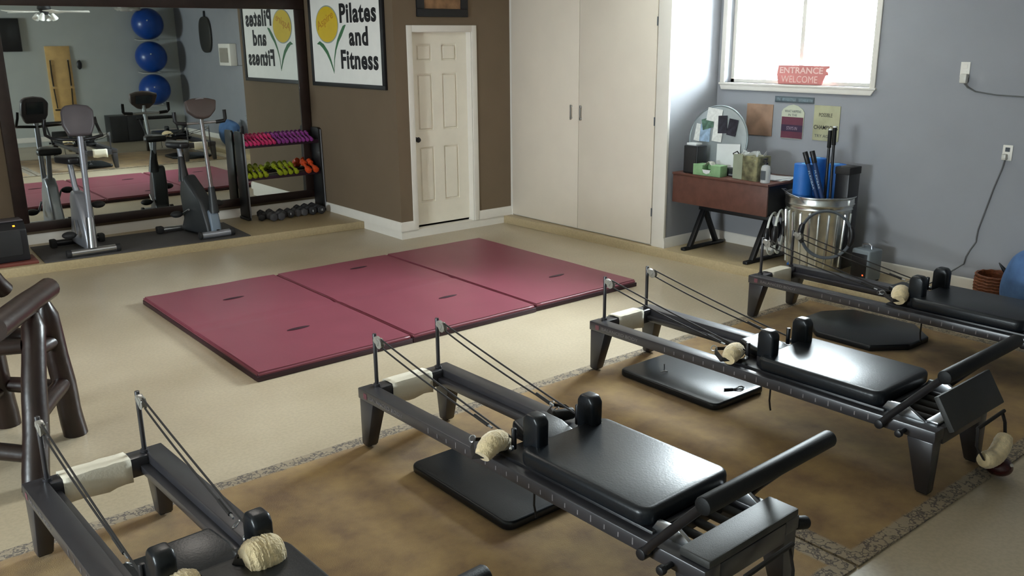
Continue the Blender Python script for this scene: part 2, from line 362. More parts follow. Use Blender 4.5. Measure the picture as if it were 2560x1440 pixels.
# ------------------------------------------------------------------ wall mirror
mir = thing('wall_mirror', 'huge wall mirror in a dark brown wood frame behind the exercise bikes', 'mirror', (0, YB, 0))
mx0, mx1, mz0, mz1, fw = 1.752, 4.782, .315, 2.402, .118
def fr(lo, hi): return MB().b2((lo[0], -.068, lo[1]), (hi[0], -.002, hi[1]), .006)
fr((mx0-fw, mz0-.09), (mx1+fw, mz0)).build('frame_rail', M_dwood, mir); fr((mx0-fw, mz1), (mx1+fw, mz1+.12)).build('frame_rail', M_dwood, mir)
fr((mx0-fw, mz0), (mx0, mz1)).build('frame_stile', M_dwood, mir); fr((mx1, mz0), (mx1+fw, mz1)).build('frame_stile', M_dwood, mir)
MB().b2((mx0, -.054, mz0), (mx1, -.04, mz1)).build('mirror_glass', M_mirror, mir)

# ------------------------------------------------------------------ framed studio sign on the brown wall
M_signw = mat('sign_white_vinyl', 'f4f3ee', .5, var=.02); M_yel = mat('sign_yellow', 'd9b818', .5, var=.04); M_grn = mat('sign_green', '2f6a3e', .5, var=.05); M_ylt = mat('sign_ochre', 'c08a14', .6, var=.02); M_greyr = mat('sign_grey_ring', '9aa39a', .6, var=.02)
sg = thing('studio_sign', 'large white framed studio sign with yellow flower and bold black words on the brown wall', 'sign', (XS, 8.91, 2.1))
y0, y1, z0, z1 = -.81, .81, -.545, .53
def sb(lo, hi): return MB().b2((-.034, lo[0], lo[1]), (-.002, hi[0], hi[1]), .004)
sb((y0, z0), (y1, z0+.045)).build('frame_rail', M_navy, sg); sb((y0, z1-.04), (y1, z1)).build('frame_rail', M_navy, sg)
sb((y0, z0+.045), (y0+.055, z1-.04)).build('frame_stile', M_navy, sg); sb((y1-.04, z0+.045), (y1, z1-.04)).build('frame_stile', M_navy, sg)
MB().b2((-.02, y0+.055, z0+.045), (-.01, y1-.04, z1-.04)).build('sign_panel', M_signw, sg)
xs_ = -.021; O = Vector((XS, 8.91, 2.1))
def P(y, z): return Vector((xs_, y-8.91, z-2.1))
XD, UD = (0, -1, 0), (0, 0, 1)
text('lettering', 'Pilates', M_ink, sg, P(9.005, 2.235), XD, UD, .77, .205, .002, .034)
text('lettering', 'and', M_ink, sg, P(8.82, 1.997), XD, UD, .40, .2, .002, .034)
text('lettering', 'Fitness', M_ink, sg, P(9.022, 1.752), XD, UD, .79, .205, .002, .034)
cz = Vector((0, 9.305-8.91, 2.228-2.1))
def disc(r1, r2, x): return MB().prism([(cz.y+r1*math.cos(a*PI/20), cz.z+r2*math.sin(a*PI/20)) for a in range(40)], x, x-.0015, 'x')
disc(.262, .203, xs_).build('flower_ring', M_greyr, sg); disc(.25, .19, xs_-.0016).build('flower_disc', M_yel, sg)
text('lettering', 'Aspire', M_ylt, sg, Vector((xs_-.0032, cz.y+.2, cz.z-.09)), (0, -1, .36), (0, .36, 1), .40, .12, .001, .01)
def leaf(pts, ws):
    l, r = [], []
    for i, (y, z) in enumerate(pts):
        a = Vector(pts[max(0, i-1)]); b = Vector(pts[min(len(pts)-1, i+1)]); d = (b-a).normalized(); n = Vector((-d.y, d.x))*ws[i]
        l.append((y+n.x-8.91, z+n.y-2.1)); r.append((y-n.x-8.91, z-n.y-2.1))
    return MB().prism(l+r[::-1], xs_, xs_-.0016, 'x').build('flower_leaf', M_grn, sg)
leaf([(9.56, 2.02), (9.5, 2.03), (9.42, 1.995), (9.33, 1.925), (9.265, 1.84), (9.21, 1.74), (9.195, 1.70)], [.004, .02, .026, .024, .016, .008, .002])
leaf([(8.885, 2.215), (8.93, 2.19), (9.0, 2.12), (9.07, 2.05), (9.13, 1.96), (9.175, 1.85), (9.195, 1.72)], [.006, .022, .026, .02, .013, .007, .002])

# picture above the door
pc = thing('picture_frame', 'dark wood picture frame with tan print above the white panel door', 'picture', (5.51, YD, 2.55))
for lo, hi in (((-.32, -.27), (.32, -.19)), ((-.32, .19), (.32, .27))): MB().b2((lo[0], -.03, lo[1]), (hi[0], -.002, hi[1]), .006).build('frame_rail', M_navy, pc)
for lo, hi in (((-.32, -.19), (-.23, .19)), ((.23, -.19), (.32, .19))): MB().b2((lo[0], -.03, lo[1]), (hi[0], -.002, hi[1]), .006).build('frame_stile', M_navy, pc)
MB().b2((-.23, -.016, -.19), (.23, -.006, .19)).build('print', mat('aged_tan_print', '8c6a4a', .7, var=.3, scale=12), pc)

# ------------------------------------------------------------------ rugs
def rug(name, x0, x1, label):
    lx, ly = x1-x0, 2.335
    m = MB(); t = bmesh.new(); bmesh.ops.create_grid(t, x_segments=max(8, int(lx*8)), y_segments=20, size=.5)
    for v in t.verts: v.co = Vector((v.co.x*lx, v.co.y*ly, .008 + .0025*mnoise.noise(Vector((v.co.x*lx*2+x0, v.co.y*ly*2, 0)))))
    r = bmesh.ops.extrude_face_region(t, geom=list(t.faces)); 
    for v in [g for g in r['geom'] if isinstance(g, bmesh.types.BMVert)]: v.co.z = .0
    m._add(t); o = m.build(name, rug_material(name+'_pile', lx, ly)); o.location = ((x0+x1)/2, 2.735, .001)
    return tag(o, label, 'rug', 'bordered rugs under the reformers')
rug('area_rug', -1.2, 3.02, 'golden tan area rug with floral border under the two nearer reformers')
rug('area_rug', 3.035, 6.24, 'golden tan area rug with floral border under the two reformers nearer the window')

# ------------------------------------------------------------------ maroon gym mats
def gym_mat(x0, x1, y0, y1, slits, label, folds):
    th = thing('gym_mat', label, 'mat', ((x0+x1)/2, (y0+y1)/2, 0), 0, 'maroon mats laid edge to edge')
    w, l, z = (x1-x0-.006)/2, (y1-y0)/2, .06
    t = bmesh.new(); bmesh.ops.create_grid(t, x_segments=18, y_segments=34, size=1)
    for v in t.verts:
        v.co.x *= w; v.co.y *= l
        g = sum(math.exp(-((v.co.y-f)/.012)**2) for f in folds)
        v.co.z = z + .003*mnoise.noise(Vector((v.co.x*4+x0*7, v.co.y*2, 1))) - .006*g
    r = bmesh.ops.extrude_face_region(t, geom=list(t.faces))
    for v in [q for q in r['geom'] if isinstance(q, bmesh.types.BMVert)]: v.co.z = .036; v.co.x *= .998; v.co.y *= .998
    bmesh.ops.recalc_face_normals(t, faces=t.faces)
    es = [e for e in t.edges if e.calc_face_angle(0) > .9 and e.verts[0].co.z > .04]
    bmesh.ops.bevel(t, geom=es, offset=.012, segments=3, affect='EDGES')
    MB()._add(t).build('padded_top', M_mat, th)
    MB().b2((-w-.004, -l-.004, .0), (w+.004, l+.004, .035), .005).build('underside', M_matd, th)  # lower band coloured dark for the shade on the mat sides
    for sx, sy in slits:
        MB().ell((sx, sy, z+.003), (.09, .02, .005), 14).build('handle_slit', M_matd, th)
    return th
gym_mat(2.02, 3.165, 5.04, 7.285, [(-.02, .60), (.03, -.46)], 'maroon folding gym mat farthest from the window', [.77, .0])
gym_mat(3.172, 4.305, 5.04, 7.275, [(.17, -.49), (.1, .82)], 'maroon folding gym mat in the middle of the three', [.0])
gym_mat(4.312, 5.445, 5.05, 7.285, [(.13, -.58)], 'maroon folding gym mat nearest the window', [-.62])

# ------------------------------------------------------------------ pilates reformers
def fleece(mb, pts, r):
    P_ = [Vector(p) for p in pts]; N = len(P_)-1; q, rr = [], []
    for i in range(41):
        f = i/40*N; k = min(int(f), N-1); q.append(P_[k].lerp(P_[k+1], f-k)); a, b = (r[k], r[k+1]) if isinstance(r, list) else (r, r); rr.append((a+(b-a)*(f-k))*(1+.05*mnoise.noise(Vector((i*.22, a*90, 1)))))
    return mb.tube(q, rr, 32, jit=.075)
def arc(c, r, a0, a1, n, ux, uy):
    c, ux, uy = Vector(c), Vector(ux), Vector(uy)
    return [c + ux*(r*math.cos(a0+(a1-a0)*i/(n-1))) + uy*(r*math.sin(a0+(a1-a0)*i/(n-1))) for i in range(n)]
def rrect(w, l, r, n=5, dx=0, dy=0):
    o = []
    for cx, cy, a in ((w/2-r, l/2-r, 0), (-w/2+r, l/2-r, PI/2), (-w/2+r, -l/2+r, PI), (w/2-r, -l/2+r, 3*PI/2)):
        for i in range(n+1): o.append((dx+cx+r*math.cos(a+i*PI/2/n), dy+cy+r*math.sin(a+i*PI/2/n)))
    return o
LEN, HW, ZT = 2.20, .284, .325
def reformer():
    R = thing('pilates_reformer', '', 'reformer')
    # frame rails with markings
    for s in (-1, 1):
        rl = MB().b2((s*(HW-.088), -LEN, ZT-.058), (s*HW, 0, ZT), .006).b2((s*(HW-.125), -LEN+.05, ZT-.075), (s*(HW-.085), -.06, ZT-.04), .003).build('side_rail', M_frame, R)
        xo = s*(HW+.0006); XDr = (0, -1, 0) if s < 0 else (0, 1, 0)
        m = MB()
        for k in range(19):
            y = -.62-k*.07; hgt = .02 if k % 3 else .028
            m.b2((xo, y-.003, ZT-.042), (xo+s*.0004, y+.003, ZT-.042+hgt))
        tag(m.build('ruler_marks', M_rmark, rl), kind='stuff')
        MB().b2((xo, -.085 if s < 0 else -.085, ZT-.044), (xo+s*.0004, -.055, ZT-.014)).build('maker_badge', M_badge, rl)
        if s < 0: text('rail_lettering', 'BALANCED BODY', M_rmark, rl, (xo, -.11, ZT-.038), XDr, (0, 0, 1), .30, .020, .0004)
        else: text('rail_lettering', 'BALANCED BODY', M_rmark, rl, (xo, -.41, ZT-.038), XDr, (0, 0, 1), .30, .020, .0004)
    MB().b2((-HW+.088, -.085, ZT-.09), (HW-.088, -.004, ZT-.001), .005).build('head_rail', M_frame, R)
    MB().b2((-HW+.088, -LEN, ZT-.085), (HW-.088, -LEN+.085, ZT-.004), .005).build('foot_rail', M_frame, R)
    # tapered legs
    for sx in (-1, 1):
        for far in (1, 0):
            t = bmesh.new(); ye = -.006 if far else -LEN+.006; dy = -1 if far else 1
            def ring(z, wx, wy): return [t.verts.new((sx*x, ye+dy*y, z)) for x, y in ((HW-.004, 0), (HW-.004-wx, 0), (HW-.004-wx, wy), (HW-.004, wy))]
            A, B = ring(.012, .062, .058), ring(ZT-.058, .085, .125)
            t.faces.new(A); t.faces.new(B)
            for k in range(4): t.faces.new((A[k], A[(k+1) % 4], B[(k+1) % 4], B[k]))
            bmesh.ops.recalc_face_normals(t, faces=t.faces); m = MB(); m._bev(t, .006, 2); m._add(t)
            lg = m.build('leg', M_frame, R)
            MB().b2((sx*(HW-.06), ye+dy*.004, .008), (sx*(HW-.01), ye+dy*.052, .0125)).build('foot_pad', M_rubber, lg)
    # risers, pulleys and ropes
    for s in (-1, 1):
        px, py = s*(HW-.088), -.045
        rp = MB().cyl((px, py, ZT-.01), (px, py, .607), .0105, n=14, bev=.002).cyl((px, py, ZT), (px, py, ZT+.012), .018, n=14).build('riser_post', M_frame, R)
        pu = Vector((px, py-.05, .567))
        MB().lathe([(.004, -.012), (.027, -.011), (.02, -.002), (.02, .002), (.027, .011), (.004, .012)], pu, 18, (0, PI/2, 0)).box(pu+Vector((0, .018, .008)), (.032, .05, .03), (.4, 0, 0), .006).build('pulley', M_pulley, rp)
        MB().tube(arc((px, py-.012, .577), .014, 0, 2*PI, 12, (0, 1, 0), (0, 0, 1))[:-1], .003, 6, closed=True).build('pulley_ring', M_steel, rp)
        a0 = pu + Vector((s*.002, -.02, -.018)); a1 = Vector((s*.185, -.955, ZT+.075)); b0 = pu + Vector((0, -.012, .024)); b1 = Vector((s*.19, -1.115, ZT+.075))
        def sag(p, q, k): return [p.lerp(q, i/10) - Vector((0, 0, k*4*(i/10)*(1-i/10))) for i in range(11)]
        MB().tube(sag(a0, a1, .012), .0045, 6).build('rope', M_rope, R)
        MB().tube(sag(b0, b1, .006), .0045, 6).build('rope', M_rope, R)
        d = (a1-a0).normalized()
        MB().cyl(a1-d*.11, a1-d*.015, .0085, n=10).build('rope_sleeve', M_rope, R)
        c = a1+Vector((0, -.028, -.02))
        MB().tube(arc(c, .017, 0, 2*PI, 14, (0, 1, -.5), (s*.7, 0, .7))[:-1], .003, 6, closed=True).cyl(a1-d*.015, a1+d*.012, .005, n=8).build('snap_ring', M_steel, R)
        MB().cyl((s*.19, -1.12, ZT+.03), (s*.19, -1.12, ZT+.125), .0115, n=14, bev=.003).build('cord_peg', M_dark, R)
    # carriage
    cf = MB().b2((-.235, -1.93, ZT-.03), (.235, -1.06, ZT+.012), .006).build('carriage_frame', M_dark, R)
    MB().prism(rrect(.51, .70, .055), ZT+.015, ZT+.088, 'z', .022, 3, at=(0, -1.565, 0)).build('carriage_pad', M_vinyl, R)
    MB().prism([(-.10, -.10), (.10, -.10), (.115, .0), (.09, .12), (-.09, .12), (-.115, .0)], 0, .05, 'z', .018, 3, rot=(.16, 0, 0), at=(0, -1.10, ZT+.025)).build('headrest', M_vinyl, R)
    MB().b2((-.09, -1.19, ZT+.01), (.09, -1.0, ZT+.03), .004).build('headrest_bracket', M_dark, R)
    for s in (-1, 1):
        sr = MB().prism([(-.05, 0), (.05, 0), (.05, .13), (.03, .158), (-.03, .158), (-.05, .13)], -.034, .034, 'x', .014, 3, at=(s*.16, -1.225, ZT+.06)).build('shoulder_rest', M_vinyl, R)
        MB().b2((s*.16-.03, -1.25, ZT+.012), (s*.16+.03, -1.18, ZT+.07), .003).build('shoulder_bracket', M_dark, sr)
        MB().ell((s*.215, -1.13, ZT+.045), (.014, .014, .014), 10).build('clamp_knob', M_steel, R)
    # springs
    for k in range(5):
        x = -.16+k*.08
        MB().cyl((x, -2.115, ZT-.03), (x, -1.94, ZT-.03), .017, n=10).tube([(x, -1.94, ZT-.03), (x, -1.925, ZT-.01), (x, -1.93, ZT+.012)], .005, 6).build('spring', M_rubber, R)
    MB().b2((-.19, -1.95, ZT-.05), (.19, -1.925, ZT+.03), .003).build('spring_bar', M_dark, R)
    # foot bar
    fb = MB().cyl((-.39, -2.25, .63), (.355, -2.25, .63), .032, n=20, bev=.008).build('foot_bar', M_foam, R)
    for s in (-1, 1):
        MB().tube([(s*.34, -2.25, .63), (s*.33, -2.2, .58), (s*.315, -2.0, ZT+.03), (s*.312, -1.955, ZT-.03)], .0165, 10).build('foot_bar_arm', M_dark, fb)
        MB().cyl((s*.285, -1.955, ZT-.03), (s*.33, -1.955, ZT-.03), .022, n=14, bev=.004).build('pivot_boss', M_dark, R)
        MB().cyl((s*.28, -2.06, ZT-.035), (s*.33, -2.06, ZT-.035), .011, n=10).cyl((s*.325, -2.06, ZT-.035), (s*.352, -2.06, ZT-.035), .018, n=14, bev=.006).build('adjust_knob', M_dark, R)
        MB().prism([(-2.12, ZT-.001), (-1.9, ZT-.001), (-1.93, ZT+.05), (-2.02, ZT+.055)], s*(HW-.09), s*(HW-.07), 'x', .003).build('bar_bracket', M_steel, R)
    MB().tube([(-HW+.03, -1.32, ZT-.055), (-HW+.028, -1.32, ZT-.13), (-HW+.035, -1.322, ZT-.17), (-HW+.03, -1.33, ZT-.185)], .005, 6).build('hanging_cord', M_rope, R)
    return R
M_pulley = mat('smoky_plastic', '8a8780', .2, var=.1); M_rmark = mat('rail_grey_print', '6d686a', .6, var=.02); M_badge = mat('rail_maroon_badge', '6a3b44', .6, var=.02)
def standing_plate(R, tilt):
    if not tilt: MB().b2((-.268, -LEN-.005, ZT+.002), (.268, -LEN+.125, ZT+.034), .008).build('standing_platform', M_plate, R)
    else:
        MB().box((0, -LEN-.015, ZT+.085), (.52, .028, .17), (-.55, 0, 0), .006).build('standing_platform', M_plate, R)
        MB().b2((-.2, -LEN+.03, ZT-.002), (.2, -LEN+.085, ZT+.012), .003).build('platform_hinge', M_steel, R)
M_plate = mat('grey_grip_plate', '333332', .55, .1, var=.08, bump=.15, bscale=300)
R0 = reformer()
RF = [R0] + [dup(R0) for _ in range(3)]
INFO = [((.775, 3.80, .010), 2.6, 'reformer nearest the log stool with two sheepskin loops on its ropes', False),
        ((2.338, 3.825, .010), 1.7, 'reformer standing across the middle with a flat standing platform and white cloth', False),
        ((4.02, 3.86, .010), .8, 'reformer with its standing platform tilted up, in the third place from the stool', True),
        ((5.70, 3.895, .010), .2, 'reformer nearest the blue grey wall beside the metal trash can', False)]
for r, (loc, a, lab, tl) in zip(RF, INFO):
    r.location = loc; r.rotation_euler = (0, 0, math.radians(a)); r['label'] = 'black pilates ' + lab; r['group'] = 'pilates reformers on the rugs'
    standing_plate(r, tl)
for o in RF[0].children:                     # the nearest reformer's foot bar stands one notch higher
    if o.name.startswith('foot_bar'):
        pv = Vector((0, -1.955, ZT-.03)); o.rotation_euler = (-.2, 0, 0); o.location = pv - Matrix.Rotation(-.2, 3, 'X') @ pv
def loc_on(i, v):
    loc, a = Vector(INFO[i][0]), math.radians(INFO[i][1]); return loc + Matrix.Rotation(a, 3, 'Z') @ Vector(v)
# white cloth wrapped over each head rail
def head_cloth(i, x0, x1, lab):
    m = MB(); t = bmesh.new(); prof = [(-.0005, ZT-.12), (.003, ZT-.06), (.003, ZT-.004), (0, ZT+.003), (-.045, ZT+.006), (-.086, ZT+.004), (-.092, ZT-.01), (-.092, ZT-.06), (-.094, ZT-.105)]
    rows = []
    for k in range(9):
        x = x0+(x1-x0)*k/8; rows.append([t.verts.new((x, y-.002 if y < -.05 else y+.002, z+.004*mnoise.noise(Vector((x*20, y*20, i))) + (.006*math.sin(k*1.1+i) if z < ZT-.1 else 0))) for y, z in prof])
    for A, B in zip(rows, rows[1:]):
        for j in range(len(prof)-1): t.faces.new((A[j], A[j+1], B[j+1], B[j]))
    m._add(t); o = m.build('white_cloth', M_cloth); so = o.modifiers.new('thickness', 'SOLIDIFY'); so.thickness = .002; so.offset = 1
    o.location = INFO[i][0]; o.rotation_euler = (0, 0, math.radians(INFO[i][1]))
    tag(o, lab, 'cloth', 'white cloths over the head rails')
head_cloth(0, -.15, .12, 'white cloth wrapped over the head rail of the reformer by the log stool')
head_cloth(1, -.13, .12, 'white cloth wrapped over the head rail of the reformer with the flat platform')
head_cloth(2, -.11, .12, 'white cloth wrapped over the head rail of the reformer with the tilted platform')
head_cloth(3, -.11, .13, 'white cloth wrapped over the head rail of the reformer by the trash can')
# sheepskin loops on the ropes
def loop(i, p, ang, r, ln, lab, bend=.03, strap=(0, .1, .02)):
    T = thing('padded_loop', lab, 'strap', loc_on(i, p), math.radians(INFO[i][1])+ang, 'sheepskin loops of the reformers')
    pts = [(-ln/2+ln*k/10, -bend*math.sin(PI*k/10)*0, bend*math.sin(PI*k/10)) for k in range(11)]
    rr = [r*(.55+.45*math.sin(min(1, .25+k/5)*PI/2)) if k < 5 else r*(.55+.45*math.sin(min(1, .25+(10-k)/5)*PI/2)) for k in range(11)]
    fleece(MB(), pts, rr).build('sheepskin_sleeve', M_fleece, T)
    sp = [Vector((-ln/2+.01, 0, 0)), Vector((-ln/2-.02, .03, .0)), Vector((-ln/4, .085, .012)), Vector(strap), Vector((ln/4, .075, .012)), Vector((ln/2+.018, .025, 0)), Vector((ln/2-.01, 0, 0))]
    MB().tube(sp, .013, 8, flat=.3).build('webbing_strap', M_rope, T)
    MB().tube(arc(Vector(strap)+Vector((0, .014, .0)), .015, 0, 2*PI, 12, (0, 1, 0), (.6, 0, .8))[:-1], .003, 6, closed=True).build('metal_ring', M_steel, T)
    return T
loop(0, (.135, -1.295, ZT+.095), .0, .068, .125, 'sheepskin loop on the shoulder rest away from the log stool, on the nearest reformer', .0)
loop(0, (-.14, -1.285, ZT+.085), .0, .06, .13, 'sheepskin loop on the shoulder rest at the log stool side of the nearest reformer', .0)
loop(1, (-.265, -1.075, ZT+.035), .25, .047, .165, 'sheepskin strap loop hanging on the rope of the reformer with the flat platform', .035)
loop(2, (-.23, -1.06, ZT+.045), .3, .047, .165, 'short sheepskin strap loop on the reformer with the tilted platform', .02)
loop(3, (-.19, -1.13, ZT+.055), .35, .054, .16, 'pale sheepskin strap loop on the reformer beside the trash can', .03)
def grip(i, p, ang, r, ln, lab, hook=True):
    T = thing('padded_grip', lab, 'handle', loc_on(i, p), math.radians(INFO[i][1])+ang, 'black grips of the reformers')
    MB().cyl((-ln/2, 0, 0), (ln/2, 0, 0), r, n=18, bev=.008).build('foam_roll', M_foam, T)
    sp = [Vector((-ln/2-.004, 0, 0)), Vector((-ln/2+.005, .06, .01)), Vector((0, .1, .012)), Vector((ln/2-.005, .06, .01)), Vector((ln/2+.004, 0, 0))]
    MB().tube(sp, .012, 8, flat=.3).build('webbing_strap', M_rope, T)
    MB().tube(arc((0, .112, .012), .014, 0, 2*PI, 12, (0, 1, 0), (.6, 0, .8))[:-1], .003, 6, closed=True).build('metal_ring', M_steel, T)
grip(1, (.20, -1.02, ZT+.04), -.25, .028, .10, 'black foam grip clipped on the far rope of the reformer with the flat platform')
# loops hanging over the near end
def end_loop(i, x, lab, z=.17, dx=.22):
    T = thing('padded_loop', lab, 'strap', loc_on(i, (x, -LEN-.05, 0)), math.radians(INFO[i][1]), 'loops hanging at the foot ends')
    fleece(MB(), [(-dx/2+dx*k/10, -.055-.012*math.sin(PI*k/10), z-.035+.05*k/10-.03*math.sin(PI*k/10)) for k in range(11)], [.033]+[.041]*9+[.033]).build('sheepskin_sleeve', M_fleece, T)
    MB().tube([(-dx/2, -.055, z-.03), (-dx/2-.035, -.03, z+.035), (-dx/2-.02, -.02, ZT-.04)], .016, 8, flat=.3).build('webbing_strap', M_rope, T)
    MB().tube([(dx/2, -.055, z+.02), (dx/2+.03, -.035, z+.075), (dx/2+.02, -.02, ZT-.03)], .016, 8, flat=.3).build('webbing_strap', M_rope, T)
    MB().tube([(-dx/2-.03, -.022, ZT-.035), (dx/2+.035, -.022, ZT-.025)], .009, 8).build('hanging_bar', M_rope, T)
end_loop(2, .12, 'sheepskin loop hanging from the foot end under the tilted platform')
end_loop(1, -.02, 'sheepskin loop hanging from the foot end below the flat platform', .13)
# padded boards lying on the rug under the reformers
def board(poly, at, rz, lab, z=.042):
    o = MB().prism(poly, 0, z, 'z', .012, 3).build('padded_board', M_vinyl); o.location = at; o.rotation_euler = (0, 0, rz)
    return tag(o, lab, 'board', 'padded boards under the reformers')
board(rrect(.46, .76, .05), (2.325, 3.03, .0125), .01, 'black padded jump board on the rug under the reformer with the flat platform')
board(rrect(.47, .76, .05), (4.035, 3.275, .0125), .0, 'black padded jump board on the rug under the tilted platform reformer')
board([(-.1, .40), (.12, .40), (.34, .27), (.34, -.22), (.14, -.42), (-.12, -.42), (-.34, -.26), (-.34, .15)], (5.73, 3.13, .0125), 0, 'black eight sided padded board under the reformer by the trash can')
board(rrect(.46, .76, .05), (.80, 3.03, .0125), .03, 'black padded board on the rug under the reformer by the log stool')
# spring hook lying on a board and small things at the rug edge
hk = MB().tube([(0, 0, .004), (.03, .004, .005), (.05, .016, .006), (.07, .012, .006), (.072, -.004, .006), (.058, -.01, .006)], .004, 8).tube([(0, 0, .004), (.02, -.012, .005), (.045, -.022, .005), (.06, -.014, .005)], .004, 8).tube([(-.05, .012, .004), (0, 0, .004)], .007, 8).build('double_hook', M_dark)
hk.location = (4.06, 2.975, .056); hk.rotation_euler = (0, 0, -.35); tag(hk, 'small black metal double hook lying on the padded board', 'hook')
ck = MB().tube([(0, 0, .06), (.002, 0, .03), (.012, .01, .008), (.03, .0, .005)], .004, 6).tube([(-.02, .012, .006), (.0, .0, .012), (.02, -.012, .006)], .004, 6).build('chrome_clip', M_steel)
ck.location = (3.96, 3.42, .056); tag(ck, 'small chrome clip on the padded board under the tilted platform reformer', 'clip')
wb = thing('weighted_ball', 'small shiny dark red weighted ball on the rug edge', 'ball', (4.24, 1.55, .013))
MB().ell((0, 0, .045), (.062, .062, .045), 20).build('ball_shell', mat('dark_red_rubber', '3c0f14', .25), wb)
MB().cyl((0, -.045, .062), (0, -.058, .072), .008, n=10).build('valve_plug', M_frost, wb)
kg = thing('hand_grip', 'black grip with a chrome clip hung at the near corner of the flat platform reformer', 'handle', loc_on(1, (HW+.004, -LEN+.03, ZT-.05)))
MB().cyl((.012, 0, -.005), (.075, -.012, -.02), .026, n=16, bev=.006).build('foam_roll', M_foam, kg)
MB().tube([(.0, 0, 0), (.012, .014, .022), (.02, .002, .012), (.01, -.01, .004)], .004, 6).build('chrome_clip', M_steel, kg)

# ------------------------------------------------------------------ log stool
st = thing('log_stool', 'rustic dark log stool with thick round legs at the edge of the tan floor', 'stool', (.65, 4.9, 0))
def log(p, q, r, r1=None, name='leg', tip=0, m=None):
    p, q = Vector(p)-st.location, Vector(q)-st.location; d = (q-p).normalized(); L = (q-p).length; n = 9; pts, rr = [], []
    for k in range(n+1):
        f = k/n; pts.append(p.lerp(q, f) + Vector((mnoise.noise(p*3+Vector((f*3, 0, 0))), mnoise.noise(p*3+Vector((0, f*3, 2))), 0))*r*.12); rr.append((r+((r1 or r)-r)*f)*(1+.06*mnoise.noise(Vector((f*4, L, r*50)))))
    if tip: pts.append(q + d*tip); rr.append(rr[-1]*.5)
    return MB().tube(pts, rr, 16).build(name, m or M_log, st)
log((.63, 4.40, 0), (.785, 4.74, .70), .062, .056, tip=.07); log((.945, 4.965, 0), (.885, 4.92, .70), .06, .055, tip=.075)
log((.68, 5.34, 0), (.64, 5.16, .71), .064, .058, tip=.07); log((.30, 4.72, 0), (.45, 4.98, .71), .064, .058, tip=.07)
log((.565, 4.42, .815), (.925, 5.0, .82), .062, .056, 'top_rail'); log((.30, 4.90, .81), (.70, 5.22, .81), .058, .054, 'top_rail')
log((.70, 4.56, .30), (.925, 4.95, .32), .045, .042, 'stretcher'); log((.69, 5.28, .26), (.94, 4.96, .27), .042, .04, 'stretcher'); log((.36, 4.80, .24), (.68, 5.3, .24), .042, .04, 'stretcher'); log((.66, 4.50, .14), (.33, 4.74, .2), .042, .04, 'stretcher')
log((.78, 4.80, .56), (.90, 4.93, .56), .042, .04, 'stretcher'); log((.66, 5.16, .58), (.88, 4.93, .58), .042, .04, 'stretcher')
log((.30, 4.90, .62), (.72, 4.72, .62), .035, .035, 'stretcher'); log((.47, 4.98, .52), (.66, 5.17, .52), .042, .04, 'stretcher')
log((.74, 5.10, .82), (.62, 5.02, 1.0), .045, .043, 'back_post')

# ------------------------------------------------------------------ bike mat and exercise bikes
bm_ = MB().prism([(1.66, edge_y(1.66)+.012), (3.61, edge_y(3.61)+.012), (3.66, 9.70), (1.70, 9.76)], HS+.0005, HS+.009, 'z', .003).build('floor_mat', mat('grey_rubber_mat', '4a4746', .75, var=.08, scale=30, bump=.2, bscale=200))
tag(bm_, 'dark grey rubber floor mat under the two exercise bikes', 'mat')
ZM = HS+.0095
M_bikeg = mat('warm_grey_plastic', '4d474b', .42, var=.05); M_bikeb = mat('brown_grey_plastic', '4f4340', .42, var=.05); M_bluegrey = mat('blue_grey_plastic', '6d7a88', .4, var=.05); M_charc = mat('charcoal_plastic', '2a2c2e', .45, var=.08)
M_led = mat('ember_display', '301008', .3, emit='ff8a1e', estr=6)
M_screen = mat('grey_screen', '3a4046', .15, var=.05)
def pedals(B, c, a, w=.13):
    for s, an in ((-1, a), (1, a+PI)):
        cr = Vector((s*.085, 0, 0)) + c; e = cr + Vector((s*.02, .15*math.cos(an), .15*math.sin(an)))
        k = MB().cyl(cr, e, .011, n=10).build('crank_arm', M_steel, B)
        MB().ell(e+Vector((s*w/2, 0, 0)), (w/2, .055, .035), 14).build('pedal', M_rubber, k)
